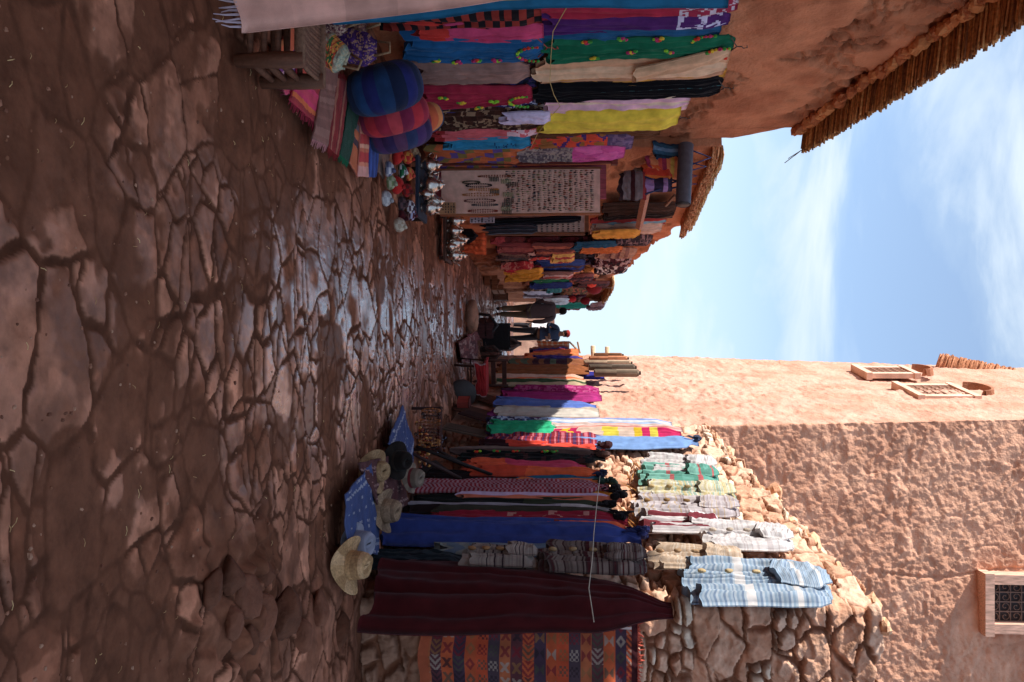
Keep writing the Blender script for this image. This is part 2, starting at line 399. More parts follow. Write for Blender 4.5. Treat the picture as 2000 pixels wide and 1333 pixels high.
# ---- right-hand stone wall and the tower
def rx(Y): return 2.03-.1706*(Y-6.4)
WR = Wall((rx(6.4), 6.4), (rx(16.6), 16.6))
WE = Wall((2.03, 6.4), (4.2, 6.4)); WE.n = Vector((0, -1, 0))
sw = empty('stone_wall', (2.6, 8.5, 0), 'rough rubble stone wall in sunlight with robes and scarves hanging on it', 'wall')
def zt_r(x, y, s, si):
    base = 3.98-(np.clip(y, 6.4, 11.5)-6.4)*.086
    return base+.07*(vn(s*3.3, s*0, 5)-.5)+.10*(vn(s*9, s*0+3, 6)-.5)
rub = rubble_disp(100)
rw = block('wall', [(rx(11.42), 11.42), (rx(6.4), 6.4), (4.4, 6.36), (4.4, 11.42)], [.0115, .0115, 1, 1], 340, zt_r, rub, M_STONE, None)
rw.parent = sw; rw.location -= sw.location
for k in range(26):                              # loose cap stones
    m = MB(); Y = 6.35+k*.2+random.uniform(-.05, .05); r = random.uniform(.05, .10)*(1.25 if k == 13 else 1)
    if Y > 11.3: break
    p = Vector((rx(Y)+random.uniform(.03, .12), Y, 3.98-(Y-6.4)*.086+r*.28+(.07 if k == 13 else 0)))
    m.blob(p-sw.location, r, lin(random.choice([(222, 176, 140), (206, 154, 120), (230, 196, 160)])), k, 9, (1.1, random.uniform(1, 1.5), random.uniform(.6, .9)), .22)
    m.build('cap_stone', M_STONE, sw)

tw = empty('earthen_tower', (3.5, 14, 0), 'tall mud plastered tower house with small framed windows above the stone wall', 'building')
def tdisp(s, z, x, y, si):
    L1 = 0
    front = (si == 1)
    a = fbm(s*1.1, z*1.1, 4, 200); b = fbm(s*5, z*6.5, 4, 205); c = fbm(s*24, z*32, 3, 206)
    lump = sst(.48, .66, fbm(s*15, z*19, 4, 207))
    amp = np.where(front, 1.0, .6)
    low = sst(6.6, 3.6, z)
    e, cid, kk, bx, by = voro(s/.30+.4, z/.17, .8, 210)
    st = sst(.05, .28, e)*(kk > .55)*low
    d = .05*(a-.5)+amp*(.05*(b-.5)+.03*(c-.5)+.013*lump+.030*sst(.5,.6,fbm(s*1.2,z*1.6,3,231))*(fbm(s*8, z*16, 4, 232)-.5)*2)-.016*(1-sst(0, .009, np.abs(fbm(s*.9, z*.8, 3, 240)-.5)))+.018*st
    # beam scars and a crack
    d -= front*.035*sst(.03, .0, np.abs(s-ARC-2.1-.05*np.sin(z*3)))*(z > 6)
    m = sst(.35, .65, fbm(s*2.5, z*2.5, 4, 220))[:, None]
    c1 = np.where(front[:, None], lin((216, 166, 138)), lin((206, 162, 142)))
    c2 = np.where(front[:, None], lin((196, 146, 120)), lin((192, 146, 124)))
    cc = c1*(1-m)+c2*m
    return d, cc
ARC = math.hypot(rx(16.6)-rx(11.45), 5.15)
def tpost(V):
    z = V[:, 2]; k = np.clip(z-3.2, 0, 9)
    f = sst(15.5, 11.4, V[:, 1]); V[:, 1] += .10*k*f
    V[:, 0] += np.where(f > .5, -.017*k*f, .033*k*(1-f)*(V[:, 0] < 2))
    return V
tb = block('wall', [(rx(16.6), 16.6), (rx(11.45), 11.45), (9.0, 11.3), (9, 17.6)], [.022, .016, 1, 1], 560, lambda x, y, s, si: 12.5+0*x, tdisp, M_EARTH, None, post=tpost)
tb.parent = tw; tb.location -= tw.location
WT = Wall((rx(11.45), 11.45+.35), (rx(16.6)+.13, 16.6))
def lane_window(pya, pyb, px0, px1, label, hood):
    w0 = WT.hit(px0, pyb, .03); w1 = WT.hit(px1, pya, .03); zm0 = WT.hit(px0, (pya+pyb)/2, .03).z; zm1 = WT.hit(px1, (pya+pyb)/2, .03).z
    a = min(w0.y, w1.y); b = max(w0.y, w1.y); z0, z1 = zm0, zm1
    t = WT.t; n = WT.n; base = WT.a+t*((( a+b)/2-WT.a.y)/t.y)+n*.035; Wd = (b-a)/t.y; cz = (z0+z1)/2; H = z1-z0
    Mt = Matrix((t, n, Vector((0, 0, 1)))).transposed()
    loc = Vector((base.x, base.y, cz))-tw.location
    m = MB(); wc = lin((222, 188, 166))
    m.box(loc+n*.03+t*(-Wd/2+.05), (.13, .09, H), wc, Mt); m.box(loc+n*.03+t*(Wd/2-.05), (.13, .09, H), wc, Mt)
    m.box(loc+n*.033+Vector((0, 0, H/2-.05)), (Wd+.1, .11, .1), wc, Mt); m.box(loc+n*.036+Vector((0, 0, -H/2+.04)), (Wd+.14, .13, .1), wc, Mt)
    f = m.build('window', M_EARTH, tw)
    m = MB(); m.box(loc+n*.03, (Wd-.2, .03, H-.2), lin((186, 148, 126)), Mt); m.build('pane', M_DARK, f)
    m = MB()
    for q in range(5): m.box(loc+n*.05+t*((q-2)*(Wd-.2)/5), (.014, .02, H-.2), lin((170, 130, 106)), Mt)
    for q in range(6): m.box(loc+n*.062+Vector((0, 0, (q-2.5)*(H-.2)/6)), (Wd-.2, .012, .014), lin((170, 130, 106)), Mt)
    m.build('grille', M_DARK, f)
    m = MB(); V = []; Fc = []; hz = z1+.08-tw.location.z                 # curved hood above the window
    for q in range(9):
        th = math.pi*q/8
        for (dd, zz, rr) in ((.0, .0, .9), (.30, .02, 1.0), (.30, .05, 1.04), (.0, .09, .98)):
            p = Vector((loc.x, loc.y, 0))+t*(math.cos(th)*Wd*.36*rr)+n*dd*.45; V.append((p.x, p.y, hz+math.sin(th)*hood*rr+zz))
    for q in range(8):
        for r in range(3): Fc.append((q*4+r, q*4+r+1, q*4+4+r+1, q*4+4+r))
    m.add(V, Fc, lin((170, 118, 92))); m.build('window_hood', M_EARTH, tw)
lane_window(724, 738, 1678, 1780, '', .2)
lane_window(759, 783, 1768, 1886, '', .24)
# framed window with iron scrollwork on the front face
fy = 11.45+.10*4.6
q0 = at(1912, 1118, fy-.1); q1 = at(2010, 1232, fy-.1)
cx = (q0.x+q1.x)/2; cz = q0.z+.56; Wd = q1.x-q0.x; H = 1.12; yy = 11.43+.10*(cz-3.2)-.09
loc = Vector((cx, yy, cz))-tw.location; m = MB(); wc = lin((214, 172, 150))
m.box(loc+Vector((-Wd/2+.06, -.03, 0)), (.13, .24, H-.2), wc); m.box(loc+Vector((Wd/2-.06, -.03, 0)), (.13, .24, H-.2), wc)
m.box(loc+Vector((0, -.04, H/2-.05)), (Wd+.04, .26, .12), wc); m.box(loc+Vector((0, -.05, -H/2+.05)), (Wd+.06, .3, .12), wc)
f = m.build('window', M_WOOD, tw); m = MB(); m.box(loc+Vector((0, .03, 0)), (Wd-.2, .05, H-.2), lin((40, 26, 24))); m.build('pane', M_DARK, f)
m = MB(); ic = lin((120, 92, 78))
for q in range(4):
    for r in range(6):
        c0 = loc+Vector(((q-1.5)*(Wd-.26)/4, -.02, (r-2.5)*(H-.24)/6)); rr = .068; sgn = 1 if (q+r) % 2 else -1
        pts = [c0+Vector((sgn*rr*(1-a/16)*math.cos(a*.55), 0, rr*(1-a/16)*math.sin(a*.55))) for a in range(14)]
        m.tube(pts, .006, ic, 5)
for q in range(5): m.box(loc+Vector(((q-2)*(Wd-.26)/4, -.02, 0)), (.014, .014, H-.2), ic)
for r in range(7): m.box(loc+Vector((0, -.012, (r-3)*(H-.24)/6)), (Wd-.24, .012, .012), ic)
m.build('grille', M_DARK, f)

# ---- reeds
def reeds(a, b, out, n, droop, r=.012, jitter=.1, cols=None, mat=None, name='reed_eave', parent=None, layers=2, down0=0, taper=0):
    m = MB(); cols = cols or [(186, 128, 76), (156, 102, 60), (200, 144, 90), (120, 76, 48), (168, 110, 66)]
    a = Vector(a); b = Vector(b); out = Vector(out)
    pl = parent.location if parent else Vector()
    for k in range(n):
        t = (k+random.random()*.8)/n
        for l in range(layers):
            p = a.lerp(b, t)+Vector((0, 0, l*r*1.7-random.random()*.02)); ln = (1-taper*t)*(1+random.uniform(-jitter, jitter)*(1 if random.random() < .8 else 2.0))
            q = p+out*ln+Vector((random.uniform(-.02, .02), random.uniform(-.03, .03), -droop*ln+random.uniform(-.015, .015)))
            p = p-out*.35
            mid = (p+q)/2+Vector((0, 0, .02))
            m.tube([p-pl, mid-pl, q-pl], [r, r, r*.7], lin(random.choice(cols)), 5)
    return m.build(name, M_REED, parent, smooth=True)
# tower reed shelter far side
reeds(Vector((rx(16.6)+.32, 16.45, 8.75)), Vector((rx(16.6)+.60, 16.45, 10.1)), (-.36, -.05, .12), 70, .0, .026, .03, [(196, 140, 106), (170, 116, 84)], parent=tw, layers=2)

# ------------------------------------------------------------------ left-hand houses
def house(name, label, line, depth, zt, seed, step=.03, nz=150, x0=None):
    a, b = line
    hs = empty(name, ((a[0]+b[0])/2-1, (a[1]+b[1])/2, 0), label, 'building')
    o = block('wall', [a, b, (b[0]-depth, b[1]+.0), (a[0]-depth, a[1])], [step, .05, 1, 1], nz, zt, mud_disp(seed), M_EARTH, None)
    o.parent = hs; o.location -= hs.location
    return hs
W1 = Wall((-3.1, 4.0), (-2.35, 9.5)); W1.n = Vector((.991, -.135, 0)).normalized()
def zt1(x, y, s, si):
    z = 5.05-(np.maximum(y,3)-6.66)*.29; z = np.where(y > 9.35, 4.1-(y-9.35)*2.2, z)
    return z+.05*(vn(s*6, s*0, 8)-.5)
h1 = house('earthen_house', 'nearest red mud house with long reed eave above the dress racks', ((-4.18, -4), (-2.33, 9.62)), 4.5, zt1, 300, .022, 260)
pe0 = at(2000+260, -60, 5.2); 
ea = Vector((-3.25, 3.2, 5.98)); eb = Vector((-2.38, 9.36, 4.24))
reeds(ea+Vector((.0, 0, .05)), eb+Vector((.0, 0, .05)), (.50, 0, .02), 900, .06, .013, .06, parent=h1, layers=2, taper=.42)
reeds(ea+Vector((0, 0, .17)), eb+Vector((0, 0, .17)), (.36, 0, .02), 130, .03, .02, .15, parent=h1, layers=1, taper=.42, cols=[(90, 56, 44), (60, 48, 46), (120, 78, 50)])
m = MB()                                          # crumbling mud bead under the reeds
for k in range(150):
    t = k/149; p = ea.lerp(eb, t)+Vector((.045+random.uniform(-.015, .02), 0, -.04+random.uniform(-.035, .03)))-h1.location
    m.blob(p, random.uniform(.04, .075), lin(random.choice([(196, 124, 80), (178, 108, 72), (206, 140, 92)])), k, 7, (1, 1.2, .9), .3)
m.build('mud_coping', M_EARTH, h1)
m = MB()
for dx, dz in ((-.03, .12), (.02, .16), (-.06, .05)):
    p = eb+Vector((.26, .03, .02))-h1.location; m.tube([p, p+Vector((.1+dx, .1, -dz))], .005, lin((110, 80, 70)), 4)
m.build('loose_reed', M_REED, h1)

W2 = Wall((-2.35, 9.2), (-1.72, 12.2)); W2.n = Vector((3.0, -.63, 0)).normalized()
h2 = house('earthen_house', 'second mud house on the left with short reed eave and dark drain spout', ((-2.26, 9.7), (-1.72, 12.2)), 4, lambda x, y, s, si: 3.42+0*x+.06*(vn(s*5, 0*s, 3)-.5), 340, .03, 150)
reeds(Vector((-2.30, 9.75, 3.36)), Vector((-1.70, 12.15, 3.34)), (.20, 0, .02), 260, .03, .014, .06, parent=h2, layers=3, cols=[(196, 130, 88), (170, 108, 72), (206, 142, 100)])
reeds(Vector((-2.24, 9.85, 3.47)), Vector((-1.72, 12.1, 3.44)), (.15, 0, .0), 160, .0, .009, .14, parent=h2, layers=2, cols=[(214, 170, 122), (190, 140, 92), (226, 190, 146)])
m = MB(); p0 = at(1340, 284, 9.55)-h2.location; p1 = at(1334, 400, 9.35)-h2.location
m.tube([p0, p1], .085, lin((88, 84, 92)), 18, cap=False); m.tube([p1, p0], .075, lin((40, 34, 36)), 18, cap=True); m.build('drain_spout', M_DARK, h2, smooth=True)
o = block('unseen_shade_block', [(-3.15, 9.6), (-3.0, 12.2), (-5.5, 12.2), (-5.5, 9.6)], [.1, 1, 1, 1], 40, lambda x, y, s, si: 4.15+0*x, mud_disp(350), M_EARTH, None, zb=3.2); o.parent = h2; o.location -= h2.location  # unseen setback block, added to fill the shadow dip on the right wall
W3 = Wall((-1.72, 12.2), (-1.45, 15.6)); W3.n = Vector((1, -.08, 0)).normalized()
h3 = house('earthen_house', 'third mud house on the left behind the rows of scarves, roofline stepping down', ((-1.72, 12.25), (-1.42, 15.6)), 4, lambda x, y, s, si: 3.36-(y-12.25)*.15+.12*(vn(s*2.6, 0*s, 3)-.5), 380, .04, 110)
W4 = Wall((-1.45, 15.6), (-1.10, 23)); W4.n = Vector((1, -.05, 0)).normalized()
h4 = house('earthen_house', 'farthest low mud house on the left with sunlit reed awning', ((-1.42, 15.65), (-1.08, 23)), 4, lambda x, y, s, si: 2.66+.10*(vn(s*2, 0*s, 3)-.5)+.25*sst(17.5, 16, y), 420, .05, 90)
reeds(Vector((-1.3, 17.6, 2.68)), Vector((-1.1, 22.9, 2.62)), (.22, 0, 0), 150, .02, .016, .25, parent=h4, layers=2, cols=[(220, 180, 130), (196, 140, 92), (150, 96, 60)])

# terrain: pale sunlit wall beyond the crest
fw = MB()
def fdisp(s, z, x, y, si):
    d, c = mud_disp(500, .04)(s, z, x, y, si); return d, c*0+lin((232, 188, 160))
o = block('low_wall', [(-3.5, 31), (3.5, 31), (3.5, 32), (-3.5, 32)], [.1, 1, 1, 1], 20, lambda x, y, s, si: 1.12+.05*(vn(s*2, 0*s, 3)-.5), fdisp, M_EARTH, None, zb=-2)
tag(o, 'low sunlit pinkish wall closing the lane behind the walkers', 'wall')
#@@PART2
# ------------------------------------------------------------------ textiles
def solid(c, v=.06):
    c = np.asarray(c, float)
    return lambda u, w: np.broadcast_to(c, (len(u), 3))*(1+v*(hsh(u*40, w*3, 3)-.5))[:, None]
def pick(cs, k): return np.asarray([np.asarray(q, float) for q in cs])[k.astype(int) % len(cs)]
def vst(cs, n): return lambda u, w: pick(cs, np.floor(u*n))                    # stripes down the length
def hst(cs, n, slant=0): return lambda u, w: pick(cs, np.floor((w+slant*u)*n))  # bands across
def irr(cs, n, seed=0, across=True, slant=0):
    def f(u, w):
        q = (w if across else u)+slant*(u if across else w)
        k = np.floor(q*n); return pick(cs, np.floor(hsh(k, k*0, seed)*997))
    return f
def check(cs, nu, nv): return lambda u, w: pick(cs, np.floor(u*nu)+np.floor(w*nv)*(1 if len(cs) == 2 else 3))
def plaid(a, b, c, nu, nv):
    def f(u, w):
        x = (np.floor(u*nu) % 3 == 0).astype(int); y = (np.floor(w*nv) % 3 == 0).astype(int)
        return pick([a, b, c], x+y)
    return f
def speck(cs, nu, nv, seed=0):
    def f(u, w):
        a = u*nu+1.6*(vn(u*nu*.9, w*nv*.9, seed)-.5); b = w*nv+1.6*(vn(u*nu*.9+5, w*nv*.9, seed+1)-.5)
        return pick(cs, np.floor(hsh(np.floor(a), np.floor(b), seed)*997))
    return f
def split(parts):                                                             # [(upto, fn)...] down the length
    def f(u, w):
        r = parts[-1][1](u, w).copy() if True else 0
        lo = 0
        out = np.array(parts[-1][1](u, w), float)
        for hi, fn in parts:
            m = (w >= lo) & (w < hi); out[m] = fn(u, w)[m]; lo = hi
        return out
    return f
def mark(base, marks, c):                                                     # light motifs on plain ground
    def f(u, w):
        o = np.array(base(u, w), float)
        for (u0, w0, s) in marks:
            m = (np.abs(np.abs(u-u0)/.14-np.abs(w-w0)/s) < .22) & (np.abs(w-w0) < s)
            o[m] = c
        return o
    return f

PROF = {
    'scarf': lambda v: .55+.45*sst(0, .12, v),
    'shawl': lambda v: .8+.2*sst(0, .1, v)+.05*np.sin(v*5),
    'dress': lambda v: np.where(v < .05, .55+.9*v*8, .82)+.0*v+.18*sst(.25, 1, v),
    'tied': lambda v: .95-.55*np.exp(-((v-.05)/.03)**2)-.25*sst(.05, 0, v)-.1*sst(.35, .05, v),
    'point': lambda v: .25+.75*sst(0, .35, v),
    'robe': lambda v: .18+.6*sst(0, .28, v)+.35*sst(.2, 1, v),
    'flat': lambda v: 1+0*v,
    'bag': lambda v: .55+.45*sst(0, .35, v)-.12*sst(.8, 1, v),
}
def cloth_mesh(name, top, bot, t, n, W, D, prof, cf, folds=3, amp=.02, seed=0, hem=.03, nu=18, nv=30, parent=None, mat=None, fringe=None, wave=.5, origin=None):
    top = Vector(top); bot = Vector(bot)
    if folds == 3: folds = max(3, W/.07)
    amp = amp*1.5; nu = max(nu, int(folds*9), 26) if nu < 100 else nu; nv = max(nv, 64)
    u = np.linspace(-.5, .5, nu+1); v = np.linspace(0, 1, nv+1)
    U, Vv = np.meshgrid(u, v); rs = np.random.default_rng(seed)
    ph = rs.random()*6; ph2 = rs.random()*6; k2 = folds*1.7+rs.random()
    wf = PROF[prof](Vv)
    fold = np.sin(2*np.pi*folds*U+ph+wave*np.sin(Vv*3+ph2))+.5*np.sin(2*np.pi*k2*U+ph2-wave*Vv*2)
    fold = .55*fold+.9*(.6-np.abs(np.sin(np.pi*folds*(U+.06*np.sin(2*np.pi*U*1.5+ph))+ph2+wave*.6*np.sin(Vv*2.2+ph))))
    edge = 1-(2*np.abs(U))**4
    yf = D*np.sqrt(np.clip(1-(2*U)**2, 0, 1))*(.35+.65*sst(0, .15, Vv))+amp*fold*edge*(.35+.65*Vv)+.012
    yf = yf+edge*min(.05, W*.22)*(fbm(U*5+seed, Vv*9*(1 if W > .3 else .7)+U*4, 3, seed+2)-.5)
    yb = .004+amp*.2*edge+0*U
    he = 1.5*hem*(np.sin(2*np.pi*U*1.3+ph2)+.6*np.sin(2*np.pi*U*3.1+ph))
    P0 = np.array(top)[None, None, :]; dv = np.array(bot-top)[None, None, :]
    tt = np.array(t)[None, None, :]; nn = np.array(n)[None, None, :]
    sway = W*.06*np.sin(Vv*4+ph)*Vv
    swell = 1+.04*np.sin(Vv*7+ph2)
    if W < .6: swell = swell+np.where(U < 0, .30*(fbm(Vv*4.5+seed*1.7, Vv*0+seed, 3, seed)-.5), .30*(fbm(Vv*4.5+seed*2.3+9, Vv*0+seed, 3, seed+1)-.5))*sst(.02, .2, Vv)
    base = P0+dv*Vv[..., None]+tt*(U*W*wf*swell+sway)[..., None]
    base[..., 2] += he*Vv**3
    Fv = base+nn*yf[..., None]; Bv = base+nn*np.minimum(yb, yf-.002)[..., None]
    V = np.vstack([Fv.reshape(-1, 3), Bv.reshape(-1, 3)]); m = (nu+1)*(nv+1)
    i = np.arange(m).reshape(nv+1, nu+1)
    Ff = np.stack([i[:-1, :-1], i[1:, :-1], i[1:, 1:], i[:-1, 1:]], -1).reshape(-1, 4)
    Fb = Ff[:, ::-1]+m
    def strip(a): return np.stack([a[:-1], a[1:], a[1:]+m, a[:-1]+m], -1)
    Fs = np.vstack([strip(i[:, 0]), strip(i[:, -1][::-1]), strip(i[0][::-1]), strip(i[-1])])
    uc = ((U[:-1, :-1]+U[1:, 1:])/2+.5).ravel(); vc = ((Vv[:-1, :-1]+Vv[1:, 1:])/2).ravel()
    c = np.asarray(cf(uc, vc), float)
    us = np.concatenate([np.zeros(nv), np.ones(nv), np.linspace(1, 0, nu), np.linspace(0, 1, nu)])
    vs_ = np.concatenate([np.linspace(0, 1, nv), np.linspace(1, 0, nv), np.zeros(nu), np.full(nu, .995)])
    cs = np.asarray(cf(us, vs_), float)
    Fc = np.vstack([Ff, Fb, Fs]); col = np.vstack([c, c, cs])
    if parent is not None: V = V-np.array(parent.location)
    o = raw(name, V, Fc, mat or M_FAB, parent, fcol=col, origin=None if parent is None else (0, 0, 0))
    if fringe is not None:
        mb = MB(); nf = max(8, int(W/.014)); 
        for q in range(nf):
            uu = -.5+(q+.5)/nf; p = bot+Vector(t)*(uu*W*float(PROF[prof](np.array(1.0))))+Vector(n)*(.012+D*.6*math.sqrt(max(0, 1-4*uu*uu)))
            p.z += float(hem*(math.sin(2*math.pi*uu*1.3+ph2)+.6*math.sin(2*math.pi*uu*3.1+ph)))
            q2 = p+Vector((random.uniform(-.012, .012), random.uniform(-.02, .02), -random.uniform(.05, .1)))
            mb.tube([p+Vector((0, 0, .01)), (p+q2)/2+Vector((random.uniform(-.006, .006), 0, 0)), q2], [.005, .004, .002], fringe, 4)
        lo = o.location.copy()
        mb.V = [tuple(Vector(a)-lo-(parent.location if parent else Vector())) for a in mb.V]
        f = mb.build('fringe', M_FAB, o)
    return o
GR = {}
def hang(wall, off, pya, pyb, pxb, pxt, prof, cf, name, label, cat, group=None, D=.06, folds=3, amp=.018, slant=0, hem=.03, nu=18, nv=30, fringe=None, as_part=None, W=None, seed=None, wave=.5):
    pyc = (pya+pyb)/2; pxm = (pxb+pxt)/2
    T = wall.hit(pxt, pyc+slant, off); B = wall.hit(pxb, pyc-slant, off)
    if not slant: B.x, B.y = T.x, T.y
    a = wall.hit(pxm, pya, off); b = wall.hit(pxm, pyb, off)
    if W is None: W = (Vector((a.x, a.y))-Vector((b.x, b.y))).length
    sd = seed if seed is not None else int(pya*7+pxb)
    o = cloth_mesh(name, T, B, wall.t, wall.n, W, D, prof, cf, folds, amp, sd, hem, nu, nv, as_part, fringe=fringe, wave=wave)
    if as_part is None: tag(o, label, cat, group)
    o['_T'] = list(T); 
    return o, T, B, W
def part_of(o, mb, name, mat):
    lo = o.location
    mb.V = [tuple(Vector(a)-lo) for a in mb.V]
    return mb.build(name, mat, o)
def hook(o, T, t, n, col=(60, 50, 46)):
    m = MB(); c = lin(col); pts = [T+Vector(t)*q+Vector((0, 0, z))+Vector(n)*.03 for q, z in ((-.16, -.05), (0, .03), (.0, .07), (.03, .09), (.02, .12), (-.01, .11))]
    m.tube(pts, .005, c, 5); m.tube([T-Vector(t)*0+Vector((0, 0, .03))+Vector(n)*.03, T+Vector(t)*.16+Vector((0, 0, -.05))+Vector(n)*.03], .005, c, 5)
    return part_of(o, m, 'hanger', M_DARK)
def tassels(o, T, B, W, t, n, D, seed, cols, neck=True, sprigs=3):
    rs = random.Random(seed); H = (T-B).z; t = Vector(t); n = Vector(n)
    if neck:
        m = MB(); pts = []
        for q in range(15):
            th = math.pi*q/14; p = T+t*(math.cos(th)*W*.22)+Vector((0, 0, -.05-math.sin(th)*.17))+n*(D*.9+.035); pts.append(p)
            m.blob(p, rs.uniform(.012, .018), rs.choice(cols), q, 6)
        m.tube(pts, .006, cols[0], 5); part_of(o, m, 'neck_trim', M_FAB)
    for s in range(sprigs):
        c = T+t*(rs.uniform(-.25, .25)*W)-Vector((0, 0, H*(.35+.6*s/max(1, sprigs))))+n*(D*.85+.04); m = MB()
        for q in range(5): m.blob(c+t*rs.uniform(-.022, .022)+Vector((0, 0, (q-2)*.014)), rs.uniform(.011, .016), rs.choice(cols), q+s, 6, (1, 1, 1.5))
        part_of(o, m, 'tassel', M_FAB)
def lining(*a): pass
def knot(o, T, W, n, t, col, seed):
    m = MB(); rs = random.Random(seed)
    for q in range(4): m.blob(T+Vector(t)*rs.uniform(-.04, .04)+Vector(n)*(.05+rs.uniform(0, .03))+Vector((0, 0, rs.uniform(-.08, .05))), rs.uniform(.026, .045), col, seed+q, 8, (1, 1, 1.3), .25)
    for q in range(4):
        p = T+Vector(n)*.06+Vector((0, 0, -.03)); e = p+Vector(t)*rs.uniform(-.09, .09)+Vector((0, 0, rs.uniform(-.16, .1)))+Vector(n)*.03
        m.tube([p, (p+e)/2+Vector(n)*.02, e], [.012, .014, .006], col, 5)
    return part_of(o, m, 'knot', M_FAB)
tc_ = [lin((220, 70, 50)), lin((150, 210, 60)), lin((235, 190, 60)), lin((200, 60, 110)), lin((80, 160, 70))]

# ---------- left shop: near goods
WN = Wall((-2.2, 3.35), (-.8, 3.35)); WN.n = Vector((0, -1, 0)); WN.t = Vector((1, 0, 0))
cream = S(204, 148, 130)
o = cloth_mesh('fringed_shawl', (-1.84, 3.3, 2.2), (-1.54, 3.05, .36), Vector((.995, .1, 0)), Vector((.1, -.995, 0)), .72, .05, 'flat', irr([cream, cream*.95, cream*.86, cream], 9, 5), 2.4, .012, 5, .02, 24, 40, fringe=S(170, 150, 160))
tag(o, 'pale cream fringed blanket hanging nearest the camera over the low stool', 'blanket')
WN2 = Wall((-2.4, 4.5), (-1.2, 4.5)); WN2.n = Vector((0, -1, 0)); WN2.t = Vector((1, 0, 0))
teal = S(14, 92, 128)
o = cloth_mesh('robe', (-1.90, 4.22, 2.44), (-1.85, 4.2, .42), Vector((.97, .24, 0)), Vector((.24, -.97, 0)), .42, .07, 'flat', lambda u, w: np.where(((np.abs(u-.86+.03*np.sin(w*9)) < .02))[:, None], S(150, 130, 80), teal), 2, .03, 6, .02, 30, 40)
tag(o, 'long teal blue robe with thin gold trim, nearest of the left stall', 'robe')

N1 = W1.n; T1 = W1.t
gU = 'dresses and shawls in the upper row of the left stall'; gL = 'dresses and shawls in the lower row of the left stall'
def up(pya, pyb, pxb, pxt, prof, cf, name, label, off=.12, grp=gU, **k):
    return hang(W1, off, pya, pyb, pxb, pxt, prof, cf, name, label, name.split('_')[-1], grp, **k)
o, T, B, Wd = up(-8, 22, 1060, 1440, 'dress', split([(.3, speck([S(190, 170, 180), S(150, 30, 60), S(150, 30, 60)], 12, 60, 3)), (1, solid(S(160, 24, 52)))]), 'dress', 'dark pink dress with white print on its yoke, top of the left stall', .10)
o, T, B, Wd = up(18, 52, 1062, 1424, 'dress', split([(.28, speck([S(190, 180, 205), S(78, 30, 96), S(78, 30, 96)], 10, 34, 4)), (1, solid(S(76, 28, 92)))]), 'dress', 'purple dress with white print across the shoulders', .13)
o, T, B, Wd = up(38, 84, 1060, 1405, 'dress', solid(S(24, 78, 118)), 'dress', 'upper sky blue dress with tasselled neckline next to the green dress', .15); tassels(o, T, B, Wd, T1, N1, .06, 1, tc_)
o, T, B, Wd = up(64, 106, 1072, 1432, 'dress', solid(S(14, 96, 66)), 'dress', 'long emerald green dress with coloured tassels on the neckline', .2); tassels(o, T, B, Wd, T1, N1, .06, 2, tc_); hook(o, T, T1, N1)
o, T, B, Wd = up(100, 148, 1050, 1418, 'shawl', irr([S(176, 130, 96, 1.4), S(196, 158, 124, 1.4), S(160, 114, 84, 1.3)], 7, 3, False), 'knit_wrap', 'cream brown knitted wrap with one sleeve folded across', .17, folds=4)
s2 = cloth_mesh('sleeve', W1.hit(1425, 100, .27), W1.hit(1240, 142, .27), T1, N1, .2, .05, 'scarf', solid(S(190, 146, 110, 1.4)), 2, .012, 9, .01, 10, 16, None)
s2.parent = o; s2.location -= o.location
up(126, 156, 1062, 1416, 'scarf', solid(S(196, 134, 40)), 'shawl', 'mustard yellow shawl between the knitted wrap and black gown', .15)
o, T, B, Wd = up(142, 190, 1046, 1408, 'dress', lambda u, w: np.where(((np.abs(u-.35) < .03) & (np.floor(w*90) % 2 == 0))[:, None], S(40, 110, 120), S(16, 14, 18)), 'gown', 'black gown with dotted teal seam', .19); hook(o, T, T1, N1)
up(176, 216, 1060, 1345, 'shawl', irr([S(214, 178, 178, 1.5), S(220, 186, 160, 1.5), S(200, 150, 166, 1.4), S(226, 196, 170, 1.5)], 7, 8, False), 'shawl', 'pale pink and cream shawl above the yellow shawl', .20, folds=4)
o, T, B, Wd = up(204, 246, 1060, 1325, 'shawl', solid(S(236, 204, 34, 1.6)), 'shawl', 'bright yellow shawl bowed outwards on the left stall', .22, D=.1, folds=2); hook(o, T, T1, N1)
up(234, 266, 1040, 1290, 'shawl', solid(S(92, 52, 28)), 'shawl', 'plain brown shawl below the yellow one', .15)
up(260, 292, 1032, 1236, 'shawl', split([(.25, speck([S(120, 90, 120), S(90, 66, 100)], 20, 30, 1)), (1, speck([S(206, 60, 30), S(206, 60, 30), S(150, 90, 40), S(70, 40, 100)], 8, 18, 2))]), 'shawl', 'orange red flowered shawl with mauve top', .2)
up(284, 308, 1016, 1220, 'shawl', split([(.5, speck([S(190, 60, 130), S(206, 80, 146)], 6, 10, 1)), (1, speck([S(130, 110, 110), S(90, 74, 80), S(150, 130, 120)], 22, 60, 2))]), 'shawl', 'grey paisley shawl with bright pink upper half', .26)
